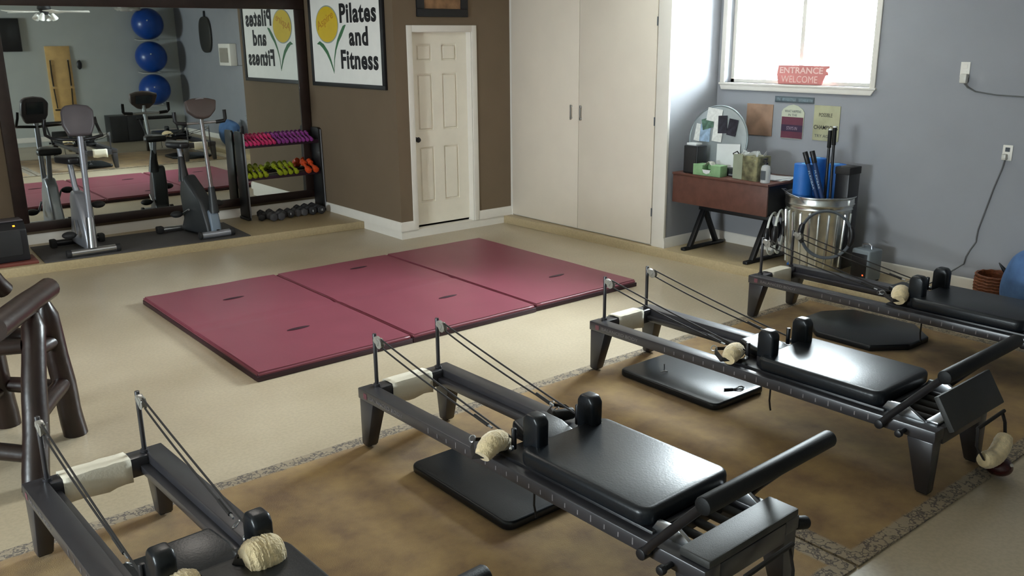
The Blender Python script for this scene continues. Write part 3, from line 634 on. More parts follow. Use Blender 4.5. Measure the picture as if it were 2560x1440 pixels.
def bike_silver():
    B = thing('exercise_bike', 'silver upright exercise bike with a grey rounded console', 'exercise bike', (2.10, 9.35, ZM), 0, 'exercise bikes facing the room')
    b = MB().cyl((-.20, -.375, .04), (.20, -.375, .04), .033, n=18).build('front_stabilizer', M_steel, B)
    for s in (-1, 1): MB().cyl((s*.2, -.375, .04), (s*.243, -.375, .04), .038, n=18, bev=.006).build('end_cap', M_rubber, b)
    b = MB().cyl((-.2, .22, .04), (.2, .22, .04), .032, n=16).build('rear_stabilizer', M_dark, B)
    for s in (-1, 1): MB().box((s*.225, .22, .042), (.06, .085, .08), None, .012).build('end_cap', M_rubber, b)
    MB().prism([(-.36, .04), (-.33, .22), (-.25, .42), (-.12, .57), (.0, .585), (.08, .5), (.11, .34), (.22, .1), (.2, .03)], -.055, .055, 'x', .03, 4).build('flywheel_shroud', M_silver, B)
    MB().cyl((.0, -.365, .07), (.012, -.345, .36), .045, .036, n=18).build('mast_sleeve', M_steel, B)
    MB().cyl((.012, -.345, .34), (.02, -.36, 1.13), .027, n=18).build('mast', M_silver, B)
    MB().cyl((0, -.02, .50), (0, .09, .84), .026, n=16).build('seat_post', M_silver, B)
    MB().cyl((0, -.075, .40), (0, -.01, .60), .036, .03, n=16).build('seat_post_sleeve', M_silver, B)
    s_ = MB().prism([(-.05, -.17), (.05, -.17), (.125, .06), (.11, .13), (0, .15), (-.11, .13), (-.125, .06)], .0, .07, 'z', .025, 3, at=(0, .08, .835)).build('seat', M_dark, B)
    c = MB().prism([(-.10, -.14), (.09, -.14), (.13, -.05), (.14, .09), (.1, .135), (0, .15), (-.1, .14), (-.135, .1), (-.14, -.04)], -.04, .04, 'y', .022, 3, rot=(-.3, 0, -.1), at=(.02, -.37, 1.265)).build('console', M_bikeg, B)
    MB().box((.02, -.313, 1.29), (.17, .008, .13), (-.3, 0, -.1), .003).build('console_screen', M_screen, c)
    for s in (-1, 1):
        MB().tube([(.02, -.35, 1.09), (s*.13+.02, -.33, 1.1), (s*.22+.02, -.26, 1.11), (s*.24+.02, -.12, 1.13), (s*.23+.02, -.06, 1.21), (s*.22+.02, -.07, 1.27)], .015, 10).build('handlebar', M_dark, B)
    pedals(B, Vector((0, -.16, .31)), -2.25)
    return B
def bike_dark():
    B = thing('exercise_bike', 'charcoal upright exercise bike with a brown grey console beside the dumbbell rack', 'exercise bike', (3.24, 9.35, ZM), 0, 'exercise bikes facing the room')
    b = MB().cyl((-.11, -.40, .04), (.22, -.40, .04), .034, n=18).build('front_stabilizer', M_silver, B)
    for x0, x1 in ((-.13, -.10), (.195, .24)): MB().cyl((x0, -.40, .042), (x1, -.40, .042), .04, n=18, bev=.006).build('end_cap', M_rubber, b)
    MB().b2((-.12, -.42, 0), (.23, -.37, .018), .004).build('stabilizer_foot', M_rubber, b)
    b = MB().cyl((-.30, .20, .035), (.1, .20, .035), .03, n=16).build('rear_stabilizer', M_steel, B)
    MB().box((-.33, .20, .04), (.07, .08, .07), None, .012).build('end_cap', M_rubber, b)
    MB().prism([(-.38, .02), (-.36, .12), (-.27, .36), (-.15, .48), (.02, .62), (.08, .60), (.13, .42), (.10, .16), (.18, .02)], -.075, .075, 'x', .03, 4, rot=(0, 0, .18), at=(-.02, 0, 0)).build('drive_shroud', M_charc, B)
    MB().prism([(-.40, .015), (-.39, .14), (-.345, .27), (-.28, .28), (-.25, .12), (-.25, .015)], -.05, .055, 'x', .02, 3, at=(.06, 0, 0)).build('front_cover', M_bluegrey, B)
    MB().b2((.055, -.409, .03), (.085, -.40, .085), .003).build('cover_vent', M_rubber, B)
    MB().cyl((.075, -.335, .25), (.07, -.33, .52), .05, .032, n=16).build('mast_sleeve', M_charc, B)
    MB().cyl((.07, -.33, .48), (.02, -.37, 1.26), .021, n=16).build('mast', M_steel, B)
    MB().tube([(-.07, .045, .55), (-.07, .06, .68), (-.065, .09, .80)], [.06, .042, .032], 14).build('seat_post_boot', M_dark, B)
    MB().cyl((-.065, .08, .72), (-.06, .13, .90), .024, n=14).build('seat_post', M_silver, B)
    MB().prism([(-.045, -.15), (.045, -.15), (.125, .06), (.11, .13), (0, .15), (-.11, .13), (-.125, .06)], .0, .065, 'z', .024, 3, at=(-.06, .10, .895)).build('seat', M_dark, B)
    c = MB().prism([(-.155, .08), (-.08, .105), (.0, .112), (.08, .105), (.16, .08), (.135, -.02), (.07, -.085), (-.0, -.10), (-.07, -.085), (-.145, -.02)], -.035, .035, 'y', .018, 3, rot=(-.35, 0, -.05), at=(.025, -.39, 1.31)).build('console', M_bikeb, B)
    MB().box((.025, -.335, 1.325), (.19, .006, .10), (-.35, 0, -.05), .003).build('console_screen', M_screen, c)
    MB().tube([(-.13+.025, -.375, 1.385), (.025, -.385, 1.417), (.185, -.375, 1.385)], .008, 8).build('console_trim', M_silver, c)
    MB().tube([(-.2, -.335, 1.17), (.02, -.35, 1.175), (.24, -.335, 1.175)], .013, 10).build('handlebar', M_steel, B)
    for s in (-1, 1): MB().tube([(.03+s*.15, -.34, 1.172), (.03+s*.24, -.335, 1.18), (.03+s*.255, -.325, 1.20), (.03+s*.255, -.32, 1.29)], .019, 10).build('hand_grip', M_dark, B)
    pedals(B, Vector((-.02, -.1, .27)), -.4)
    return B
bike_silver(); bike_dark()

# ------------------------------------------------------------------ dumbbell rack
rk = thing('dumbbell_rack', 'black two shelf dumbbell rack with steel edged side panels against the mirror', 'rack', (4.31, 9.73, HS))
for x0, x1, tp in ((-.385, -.36, .995), (.56, .583, .985)):
    pn = MB().prism([(-.11, 0), (.115, 0), (.115, tp-.02), (.09, tp), (-.07, tp), (-.09, tp-.02)], x0, x1, 'x', .003).build('side_panel', M_blackwood, rk)
    MB().prism([(-.113, 0), (-.108, 0), (-.088, tp-.02), (-.093, tp-.02)], x1-.003, x1+.013, 'x', .0015).build('edge_strip', M_silver, pn)
    MB().b2((x0-.012, -.118, 0), (x1+.004, .118, .03), .004).build('foot', M_blackwood, pn)
for z, a in ((.835, .0), (.47, .0)):
    for y in (-.055, .03): MB().b2((-.36, y-.014, z), (.56, y+.014, z+.02), .004).build('shelf_rail', M_frame, rk)
    MB().b2((-.36, -.085, z-.025), (.56, -.075, z+.012), .002).build('shelf_lip', mat('dark_plum_lip', '2b1424', .5), rk)
def hexbell(m, r, ln, neck, lab, grp, loc, rz, name='dumbbell', num=None, roll=0, digits=None):
    T = thing(name, lab, 'dumbbell', loc, rz, grp)
    for s in (-1, 1):
        MB().cyl((s*ln*.5, 0, 0), (s*ln*.2, 0, 0), r, r*.97, n=6, bev=r*.22).build('weight_head', m, T)
    MB().cyl((-ln*.26, 0, 0), (ln*.26, 0, 0), neck, n=10).build('handle', m if name == 'vinyl_dumbbell' else M_steel, T)
    return T
def row(n, x0, dx, y, z, m, r, ln, word, where, grp, mesh=[None]):
    base = None
    for k in range(n):
        pos = (x0+k*dx, y, z+r*.95+.01)
        lab = f'{word} vinyl dumbbell, {ORD[k]} from the bikes in the {word} row on the {where} shelf'
        if base is None: base = hexbell(m, r, ln, r*.48, lab, grp, pos, PI/2, 'vinyl_dumbbell'); o = base
        else:
            o = dup(base); o.location = pos; o['label'] = lab
        o.rotation_euler = (0, -.42, PI/2+random.uniform(-.1, .1))
row(8, 3.982, .0475, 9.715, HS+.86, M_pink, .023, .20, 'pink', 'top', 'pink dumbbells on the top shelf')
row(9, 4.368, .0515, 9.715, HS+.86, M_purp, .024, .20, 'purple', 'top', 'purple dumbbells on the top shelf')
row(4, 3.985, .068, 9.715, HS+.495, M_lime, .031, .21, 'lime', 'lower', 'lime dumbbells on the lower shelf')
b0 = [o for o in COL.objects if o.name.startswith('vinyl_dumbbell') and 'lime' in o.get('label', '')]
for k in range(4):
    o = dup(b0[0]); o.location = (4.355+k*.068, 9.715, HS+.495+.043); o.rotation_euler = (0, -.42, PI/2+random.uniform(-.1, .1)); o['label'] = f'lime vinyl dumbbell, {ORD[k]} after the gap in the lime row on the lower shelf'
row(2, 4.715, .088, 9.71, HS+.495, M_orange, .039, .23, 'orange', 'lower', 'orange dumbbells on the lower shelf')
M_iron = mat('black_rubber_hex', '232225', .55, var=.12); M_ironl = mat('worn_rubber_hex', '3f3d3f', .6, var=.12)
FB = [(4.06, 9.60, .036, 1.2, 0, None), (4.14, 9.50, .042, 1.5, 1, None), (4.235, 9.50, .042, 1.45, 1, None), (4.30, 9.585, .044, 1.4, 0, '8'), (4.385, 9.565, .044, 1.4, 0, '8'),
      (4.475, 9.585, .04, 1.5, 1, None), (4.565, 9.575, .04, 1.35, 1, None), (4.655, 9.56, .045, 1.5, 0, '8'), (4.76, 9.55, .047, 1.5, 0, '10')]
FB += [(4.11, 9.68, .042, 1.5, 0, None), (4.21, 9.68, .042, 1.4, 1, None), (4.57, 9.69, .044, 1.5, 0, None), (4.665, 9.69, .046, 1.45, 0, None), (4.765, 9.69, .046, 1.5, 0, None)]
FB = [(x, y-.02, r*1.18, rz, c, d) for x, y, r, rz, c, d in FB]
for k, (x, y, r, rz, c, dg) in enumerate(FB):
    T = hexbell(M_ironl if c else M_iron, r, .17, .014, f'{"worn grey" if c else "black"} hex dumbbell under the rack, {ORD[k] if k < 9 else ORD[k-9]} from the bikes in the {"front" if k < 9 else "rear"} row', 'hex dumbbells on the floor', (x, y, HS+r*.9), rz, 'hex_dumbbell')
    if dg: text('weight_number', dg, M_paper, T, (-.0855, .010, -.012), (0, -1, 0), (0, 0, 1), .012*len(dg), .026, .0006)

# ------------------------------------------------------------------ space heater at the far side
tb = MB().prism([(1.02, 9.02), (1.62, 8.985), (1.63, 9.30), (1.02, 9.33)], HS+.0005, HS+.032, 'z', .006).build('wooden_board', mat('red_brown_board', '6b352b', .5, var=.15))
tag(tb, 'red brown wooden board under the black heater at the slab edge', 'board')
ht = thing('space_heater', 'black box heater with a glowing ember display on a red brown board', 'heater', (1.40, 9.16, HS+.033), .03)
MB().prism([(-.12, 0), (.12, 0), (.12, .36), (-.06, .36), (-.12, .29)], -.165, .165, 'x', .012, 3).build('housing', M_dark, ht)
MB().b2((-.12, -.126, .06), (.11, -.118, .29), .004).build('front_grille', M_rubber, ht)
MB().box((.07, -.091, .327), (.018, .003, .014), (-.86, 0, 0)).build('ember_display', M_led, ht)
MB().prism([(-.055, .36), (.115, .36), (.115, .373), (-.055, .373)], -.16, .16, 'x', .004).build('top_panel', M_bikeg, ht)

# ------------------------------------------------------------------ desk in the alcove
ZP = HS
dk = thing('writing_desk', 'reddish brown wooden desk on black trestle legs in the alcove', 'desk', (6.77, 5.045, ZP))
DZ = .742
MB().b2((-.30, -.535, DZ-.022), (.30, .54, DZ), .005).build('desk_top', M_desk, dk)
MB().b2((-.292, -.53, DZ-.285), (-.272, .535, DZ-.023), .004).build('drop_front', M_desk, dk)
MB().b2((-.272, -.52, DZ-.275), (.29, -.50, DZ-.023), .003).build('side_panel', M_blackwood, dk); MB().b2((-.272, .51, DZ-.275), (.29, .53, DZ-.023), .003).build('side_panel', M_blackwood, dk)
MB().b2((-.03, -.40, DZ-.38), (.0, .42, DZ-.33), .004).build('cross_rail', M_blackwood, dk)
for y in (-.345, .375):
    def bar(a, b2_, w=.045, d=.04):
        a, b2_ = Vector(a), Vector(b2_); dd = b2_-a
        return MB().box((a+b2_)/2, (w, d, dd.length), dd.to_track_quat('Z', 'Y').to_matrix(), .004)
    ft = MB().b2((-.30, y-.025, 0), (.30, y+.025, .03), .008).build('trestle_foot', M_blackwood, dk)
    bar((-.20, y, .02), (.03, y, .44)).build('trestle_leg', M_blackwood, dk); bar((.20, y, .02), (-.03, y, .44)).build('trestle_leg', M_blackwood, dk)
    MB().b2((-.06, y-.025, .40), (.06, y+.025, DZ-.27), .004).build('trestle_head', M_blackwood, dk)
ZD = ZP+DZ
# round mirrored tray leaning at the back, with cards on it
ry = thing('round_tray', 'large round grey metal tray leaning on the desk covered with cards and photos', 'tray', (6.69, 5.265, ZD))
RT = Euler((0, .1, 0)).to_matrix()
def onT(y, z, x=0): return RT @ Vector((x, y, z))
t = MB().prism([(.33*math.cos(a*PI/24), .31+.305*math.sin(a*PI/24)) for a in range(48)], -.006, .006, 'x', .003, 2, rot=RT).build('tray_disc', mat('grey_tray_metal', 'a0a8aa', .35, .35, var=.08), ry)
MB().tube([onT(.33*math.cos(a*PI/24), .31+.305*math.sin(a*PI/24)) for a in range(48)], .009, 8, closed=True).build('tray_rim', mat('dull_rim_metal', '7d8688', .4, .6), ry)
M_photo = mat('dark_photo', '2b2a33', .35, var=.5, scale=25); M_gphoto = mat('green_photo', '4f6b5c', .4, var=.5, scale=25); M_bphoto = mat('blue_card', '8fa6bd', .6, var=.3, scale=20); M_card = mat('speckled_card', 'd8dad6', .7, var=.12, scale=40)
def cardp(name, y, z, w, h, a, m, lab):
    o = MB().box((0, 0, 0), (.0012, w, h)).build(name, m); o.matrix_world = Matrix.Translation(Vector((6.69, 5.265, ZD)) + onT(y, z, -.0085-len(CARDS)*.0016)) @ RT.to_4x4() @ Euler((a, 0, 0)).to_matrix().to_4x4(); CARDS.append(o)
    return tag(o, lab, 'card', 'cards on the round tray')
CARDS = []
cardp('card', .235, .36, .07, .16, .12, M_card, 'narrow white speckled card on the round tray nearest the closet')
cardp('card', .15, .36, .12, .16, .0, M_bphoto, 'pale blue card on the round tray')
cardp('photo', .13, .45, .13, .10, -.3, M_gphoto, 'green photo tilted on the round tray')
cardp('card', .06, .53, .17, .12, .1, M_card, 'pale card at the top of the round tray')
cardp('card', .0, .40, .11, .22, .05, M_card, 'white bordered card in the middle of the round tray')
cardp('photo', -.045, .45, .10, .16, -.08, M_photo, 'dark photo with a pale figure on the white bordered card')
cardp('photo', -.16, .43, .10, .15, .12, M_photo, 'dark photo leaning out on the side of the round tray near the sign wall')
cardp('paper_sheet', -.15, .17, .26, .22, -.06, M_paper, 'large white paper sheet on the round tray behind the tissue box')
bx = thing('speaker_box', 'black box speaker on the desk beside the closet', 'speaker', (6.57, 5.40, ZD+.001), .0)
MB().b2((-.07, -.08, 0), (.07, .08, .255), .008).build('cabinet', M_dark, bx); MB().b2((-.075, -.07, .012), (-.069, .07, .243), .004).build('grille', M_rubber, bx)
np_ = MB().b2((-.045, -.05, 0), (.045, .06, .022), .004).build('note_stack', M_paper); np_.location = (6.57, 5.41, ZD+.257); tag(np_, 'small white stack of paper on top of the black speaker', 'paper')
tx = thing('tissue_box', 'green tissue box with a white tissue on the desk', 'tissue box', (6.54, 5.195, ZD+.001), .05)
M_tgreen = mat('leaf_green_card', '7fa478', .6, var=.12, scale=18)
t_ = MB().b2((-.055, -.15, 0), (.055, -.045, .10), .003).b2((-.055, .045, 0), (.055, .15, .10), .003).b2((-.055, -.045, 0), (.055, .045, .035), .002).b2((.03, -.045, .035), (.055, .045, .10), .002).build('carton', M_tgreen, tx)
MB().prism([(-.045, .055), (.045, .055), (.035, .028), (.0, .016), (-.035, .028)], -.0575, -.0553, 'x').build('oval_label', M_paper, tx)
tm = MB(); tb_ = bmesh.new(); bmesh.ops.create_grid(tb_, x_segments=8, y_segments=8, size=.5)
for v in tb_.verts: v.co = Vector((v.co.x*.07, v.co.y*.085-.0, .075+.05*math.cos(v.co.y*2.6)+.02*mnoise.noise(Vector((v.co.x*6, v.co.y*6, 3)))))
tm._add(tb_); ti = tm.build('tissue', M_frost, tx); ti.modifiers.new('t', 'SOLIDIFY').thickness = .001
bg_ = thing('gift_bag', 'camouflage printed paper bag with crinkled tissue on the desk', 'bag', (6.62, 4.80, ZD+.001), -.1)
M_camo = mat('camo_print', '6d6a4e', .6, var=.75, scale=14); M_bagside = mat('pale_olive_paper', '8f9683', .6, var=.08)
MB().prism([(-.085, -.14), (.085, -.14), (.085, .14), (-.085, .14)], 0, .215, 'z', .004).build('bag_body', M_camo, bg_)
MB().b2((-.0875, .03, .002), (-.0855, .138, .22)).build('bag_gusset', M_bagside, bg_)
g = MB()
for k in range(9):
    g.prism([(-.05, 0), (.05, .006), (.03, .05), (-.035, .042)], -.0015, .0015, 'y', 0, rot=(random.uniform(-.9, .9), random.uniform(-.5, .5), random.uniform(0, 3)), at=(random.uniform(-.05, .05), -.11+.026*k, .205))
g.build('tissue_paper', M_clear, bg_)
MB().tube([(-.06, .14, .18), (-.075, .155, .22), (-.03, .15, .235), (.0, .142, .2)], .006, 8).build('bag_handle', M_dark, bg_)
bo = thing('sanitizer_bottle', 'clear sanitizer pump bottle at the front corner of the desk', 'bottle', (6.53, 4.585, ZD+.001))
MB().lathe([(.036, 0), (.042, .006), (.042, .125), (.034, .148), (.014, .158), (.014, .166)], n=24).build('bottle_body', M_clear, bo)
MB().lathe([(.017, .160), (.017, .178), (.006, .18), (.006, .205)], n=16).box((-.012, 0, .208), (.046, .016, .012), None, .004).build('pump', M_dark, bo)
MB().prism([(.0423*math.cos(a), .0423*math.sin(a)) for a in [PI*.8+k*PI*.05 for k in range(9)]] + [(.0415*math.cos(a), .0415*math.sin(a)) for a in [PI*1.2-k*PI*.05 for k in range(9)]], .03, .11).build('bottle_label', M_inkg, bo)
for k, (px, py, a) in enumerate(((6.80, 4.70, .1), (6.83, 4.68, .32), (6.79, 4.72, -.08))):
    o = MB().b2((-.11, -.15, 0), (.11, .15, .004)).build('paper_sheet', M_paper); o.location = (px, py, ZD+.001+k*.0045); o.rotation_euler = (0, 0, a)
    tag(o, ['lowest', 'middle', 'topmost'][k] + ' sheet of the loose white papers on the desk corner', 'paper', 'papers on the desk')
ms = MB().ell((0, 0, .022), (.035, .05, .022), 14).build('computer_mouse', M_dark); ms.location = (6.93, 4.86, ZD+.001); tag(ms, 'small black mouse on the desk behind the papers', 'mouse')
bl = thing('desk_gadget', 'dark grey gadget on the desk behind the tissue box', 'gadget', (6.66, 5.02, ZD+.001)); MB().b2((-.03, -.07, 0), (.03, .07, .075), .012).build('casing', M_charc, bl); MB().b2((-.034, -.03, .008), (-.029, .03, .02)).build('front_strip', M_silver, bl)

# ------------------------------------------------------------------ window sign and wall signs
es = thing('entrance_sign', 'red wooden entrance sign standing on the window sill', 'sign', (XR+.03, 4.71, WZ0))
M_esign = mat('glare_paled_red_sign', 'c47a76', .6, var=.12); M_eslt = mat('sign_pale_letters', 'e6c4bd', .6, var=.03)  # sign red paled, window glare mixed into the colour
MB().prism([(.235, .002), (-.20, .002), (-.235, .07), (-.24, .085), (-.268, .09), (-.262, .112), (-.244, .122), (-.246, .14), (-.275, .148), (-.275, .168), (.245, .168), (.258, .09), (.25, .05)], -.009, .009, 'x', .002).build('sign_board', M_esign, es)
text('lettering', 'ENTRANCE', M_eslt, es, (-.0095, .225, .098), (0, -1, 0), (0, 0, 1), .44, .055, .001, .02)
text('lettering', 'WELCOME', M_eslt, es, (-.0095, .205, .018), (0, -1, 0), (0, 0, 1), .37, .06, .001, 0)
def wsign(name, lab, y, z, poly, m):
    T = thing(name, lab, 'sign', (XR, y, z), 0, 'small signs under the window'); MB().prism(poly, -.008, -.0015, 'x', .0015).build('sign_plate', m, T); return T
def rc(w, h): return [(-w/2, -h/2), (w/2, -h/2), (w/2, h/2), (-w/2, h/2)]
s1 = wsign('slogan_sign', 'narrow dark grey strip sign just under the window sill', 4.745, 1.503, rc(.405, .055), mat('slate_sign', '4b565c', .6, var=.1))
for y, wd, tx_ in ((.185, .045, 'NO'), (.125, .145, 'EXCUSES'), (-.045, .06, 'NO'), (-.105, .085, 'LIMITS')): MB().b2((-.0088, y-wd, -.014), (-.0082, y, .014)).build('worn_print', mat('worn_sign_print', '66737a', .7, var=.3, scale=60), s1)
wsign('parchment_sign', 'blank brown parchment sign on the wall nearest the closet', 5.105, 1.305, rc(.29, .29), mat('parchment_brown', '8d6f5a', .6, var=.3, scale=7))
s3 = wsign('arched_sign', 'arched cream and maroon sign in the middle under the window', 4.748, 1.305, [(-.115, -.14), (-.10, -.15), (.10, -.15), (.115, -.14), (.118, .09), (.1, .115), (.05, .145), (0, .155), (-.05, .145), (-.1, .115), (-.118, .09)], mat('sign_cream', 'b5b8a4', .6, var=.06))
M_maroon = mat('sign_maroon', '5b2a3a', .6, var=.1); M_mdark = mat('sign_plum', '33203a', .6, var=.1)
MB().b2((-.0092, -.112, -.145), (-.0083, .112, .045)).build('maroon_field', M_maroon, s3); MB().b2((-.0098, -.112, -.085), (-.0092, .112, -.025)).build('plum_band', M_mdark, s3)
text('lettering', 'WHAT HAPPENS', M_inkg, s3, (-.0085, .085, .085), (0, -1, 0), (0, 0, 1), .17, .022, .0006)
text('lettering', 'IN THE', M_inkg, s3, (-.0085, .045, .053), (0, -1, 0), (0, 0, 1), .09, .02, .0006)
text('lettering', 'STAYS IN', mat('sign_pink_grey', '9a8b96', .6), s3, (-.0099, .055, -.07), (0, -1, 0), (0, 0, 1), .11, .03, .0006)
s4 = wsign('champion_sign', 'yellowish printed sign with black words behind the tall bars', 4.405, 1.315, rc(.255, .305), mat('sign_straw', 'a3a183', .6, var=.12, scale=8))
text('lettering', 'POSSIBLE', M_ink, s4, (-.0085, .075, .055), (0, -1, 0), (0, 0, 1), .13, .032, .0006)
text('lettering', 'CHAMPIONS', M_ink, s4, (-.0085, .118, -.055), (0, -1, 0), (0, 0, 1), .235, .036, .0006, .01)
text('lettering', 'TRY AGAIN', M_inkg, s4, (-.0085, .105, -.125), (0, -1, 0), (0, 0, 1), .2, .026, .0006)

M_cordg = mat('grey_cord', '5c5c5c', .6)
# outlets with plugged cords on the right wall
def outlet(lab, y, z, plug):
    T = thing('wall_outlet', lab, 'outlet', (XR, y, z)); MB().b2((-.006, -.036, -.058), (-.0005, .036, .058), .003).build('cover_plate', M_white, T)
    MB().b2((-.008, -.017, .008), (-.0055, .017, .04), .002).build('socket', M_inkg if plug == 1 else M_white, T)
    MB().b2((-.008, -.017, -.04), (-.0055, .017, -.008), .002).build('socket', M_white, T)
    return T
outlet('white wall outlet with a cord hanging down to the floor', 2.872, 1.195, 1)
outlet('white wall outlet high on the wall with an adapter plugged in', 3.262, 1.795, 2)
ad = thing('power_adapter', 'white adapter plugged in the high outlet with a cord running along the wall', 'adapter', (XR, 3.25, 1.765))
MB().b2((-.055, -.026, -.07), (-.0085, .026, .0), .008).build('adapter_body', M_frost, ad)
MB().tube([(-.03, -.005, -.07), (-.025, -.03, -.10), (-.012, -.09, -.13), (-.01, -.25, -.150), (-.01, -.45, -.155), (-.01, -1.2, -.16)], .005, 6).build('adapter_cord', M_cordg, ad)
pcord = thing('extension_cable', 'grey power cord hanging from the outlet down the wall to the floor', 'cord', (XR, 2.88, HS))
MB().tube([(-.012, .0, 1.06), (-.012, .01, .99), (-.012, .05, .84), (-.012, .085, .68), (-.012, .125, .50), (-.012, .13, .44), (-.012, .128, .40), (-.012, .165, .33), (-.012, .19, .27), (-.012, .20, .21), (-.014, .30, .12), (-.03, .37, .05), (-.1, .43, .006), (-.25, .45, .006), (-.40, .42, .006)], .005, 6).build('cord', M_cordg, pcord)
MB().b2((-.045, -.016, 1.055), (-.0085, .016, 1.10), .006).build('plug', M_frost, pcord)

# ------------------------------------------------------------------ galvanised can with its contents
cn = thing('trash_can', 'galvanised metal trash can holding foam rollers and bars', 'can', (6.78, 4.195, ZP))
prof = [(.225, 0), (.232, .004), (.236, .03), (.240, .04), (.243, .05), (.277, .56), (.281, .565), (.277, .575), (.285, .60), (.289, .605), (.285, .615), (.284, .655), (.295, .665), (.295, .675), (.284, .678), (.278, .66), (.272, .56), (.24, .06), (.22, .015), (.0, .015)]
t = bmesh.new(); n = 72; rings = []
for r, z in prof:
    ring = []
    for k in range(n):
        rr = r
        if .05 < z < .56 or False: pass
        ring.append(t.verts.new((max(rr, 1e-4)*math.cos(2*PI*k/n), max(rr, 1e-4)*math.sin(2*PI*k/n), z)))
    rings.append(ring)
for A, B in zip(rings, rings[1:]):
    for k in range(n): t.faces.new((A[k], A[(k+1) % n], B[(k+1) % n], B[k]))
t.faces.new(rings[0])
# the fluted body between the two hoops
MB()._add(t).build('can_body', M_gal, cn)
fm = MB()
for k in range(22):
    a = 2*PI*k/22; fm.cyl((.247*math.cos(a), .247*math.sin(a), .075), (.275*math.cos(a), .275*math.sin(a), .535), .012, n=8, bev=.004)
fm.build('can_flutes', M_gal, cn)
MB().tube([Vector((.0, .29, .64)), Vector((-.05, .315, .68)), Vector((-.17, .27, .70)), Vector((-.27, .13, .685)), Vector((-.315, .0, .67)), Vector((-.29, -.03, .63))], .005, 8).build('can_handle', M_steel, cn)
for y in (.288, -.288): MB().box((0, y, .63), (.06, .012, .05), None, .004).build('handle_ear', M_gal, cn)
def roller(x, y, z0, z1, r, tilt, lab, m=M_blue):
    T = thing('foam_roller', lab, 'foam roller', (x, y, z0), 0, 'foam rollers in the trash can'); L = z1-z0
    MB().cyl((0, 0, 0), (0, 0, L), r, n=28, bev=.006).build('foam_body', m, T); MB().lathe([(.012, 0), (.022, .0), (.022, .002), (.012, .002)], (0, 0, L), 16).build('core_ring', mat('pale_blue_foam', '6db9dc', .6), T); T.rotation_euler = tilt; return T
roller(6.64, 4.285, ZP+.03, 1.018, .080, (0, 0, 0), 'blue foam roller standing at the desk side of the trash can')
roller(6.86, 4.30, ZP+.03, 1.045, .075, (0, 0, 0), 'blue foam roller behind the others in the trash can, near the wall')
roller(6.87, 4.12, ZP+.03, 1.01, .078, (0, 0, 0), 'blue foam roller in the middle of the trash can behind the tall bars')
bk = thing('black_bin', 'black square box standing in the trash can beside the tall bars', 'box', (6.83, 3.985, ZP+.06)); MB().b2((-.085, -.06, 0), (.085, .065, .845), .006).build('bin_body', M_dark, bk); MB().b2((-.09, -.065, .80), (.09, .07, .86), .004).build('bin_collar', M_rubber, bk)
def rod(a, b, r, lab, grip_=True, cap=M_paper, txt=False):
    a, b = Vector(a), Vector(b); T = thing('exercise_bar', lab, 'bar', a, 0, 'bars standing in the trash can'); d = b-a; u = d.normalized(); L = d.length
    MB().cyl((0, 0, 0), d, r, n=12).build('shaft', M_dark, T); MB().cyl(u*(L-.15), u*(L-.008), r*1.45, n=14, bev=.003).build('foam_grip', M_foam, T)
    MB().cyl(u*(L-.008), u*(L+.004), r*1.3, n=14, bev=.002).build('end_cap', cap, T)
    return T
rod((6.66, 4.075, ZP+.03), (6.70, 4.105, 1.312), .0115, 'tall black exercise bar with a white cap, the shorter of the pair')
rod((6.685, 4.035, ZP+.03), (6.715, 4.075, 1.335), .0115, 'tall black exercise bar with a white cap, the taller of the pair')
def paddle(a, b, lab):
    a, b = Vector(a), Vector(b); T = thing('weighted_bar', lab, 'bar', a, 0, 'short weighted bars in the trash can'); d = b-a; u = d.normalized(); L = d.length
    MB().cyl((0, 0, 0), d, .017, n=14, bev=.003).build('bar_sleeve', mat('dark_blue_foam', '14305c', .55), T); MB().cyl(u*(L-.10), u*(L+.003), .021, n=14, bev=.003).build('end_grip', M_dark, T)
    x = Vector((-1, 0, 0)); y = u.cross(x).normalized()
    text('bar_lettering', 'FLEXBAR', M_bphoto, T, u*(L-.16)+Vector((-.0175, 0, 0))+y*-.008, -u, y, .16, .016, .0006)
paddle((6.585, 4.08, .70), (6.56, 4.235, 1.125), 'short dark blue weighted bar leaning in the trash can, nearer the desk')
paddle((6.60, 4.045, .70), (6.585, 4.185, 1.135), 'short dark blue weighted bar leaning in the trash can, nearer the tall bars')
def pring(at, rx, rz, r, lab, m1, m2, tilt=0):
    T = thing('pilates_ring', lab, 'ring', at, 0, 'pilates rings on the trash can'); T.rotation_euler = (0, tilt, rz)
    MB().tube([(0, r*math.cos(a*PI/20), r*math.sin(a*PI/20)) for a in range(40)], .009, 8, closed=True, flat=1.6).build('hoop', m1, T)
    for s in (-1, 1): MB().tube([(0, s*(r+.006)*math.cos(a), (r+.006)*math.sin(a)) for a in [-.42+.84*k/6 for k in range(7)]], [.016, .024, .026, .026, .026, .024, .016], 10).build('pad', m2, T)
M_whring = mat('white_plastic_hoop', 'c9ccc8', .4)
pring((6.475, 3.925, ZP+.40), 0, .45, .195, 'grey pilates ring with black pads leaning on the front of the trash can', M_inkg, M_dark, .0)
pring((6.60, 4.455, ZP+.325), 0, 1.97, .185, 'white pilates ring with black pads hanging at the desk side of the trash can', M_whring, M_dark, 0)
pring((6.585, 4.515, ZP+.30), 0, 1.92, .18, 'white pilates ring with black pads hanging outermost beside the desk leg', M_whring, M_dark, 0)
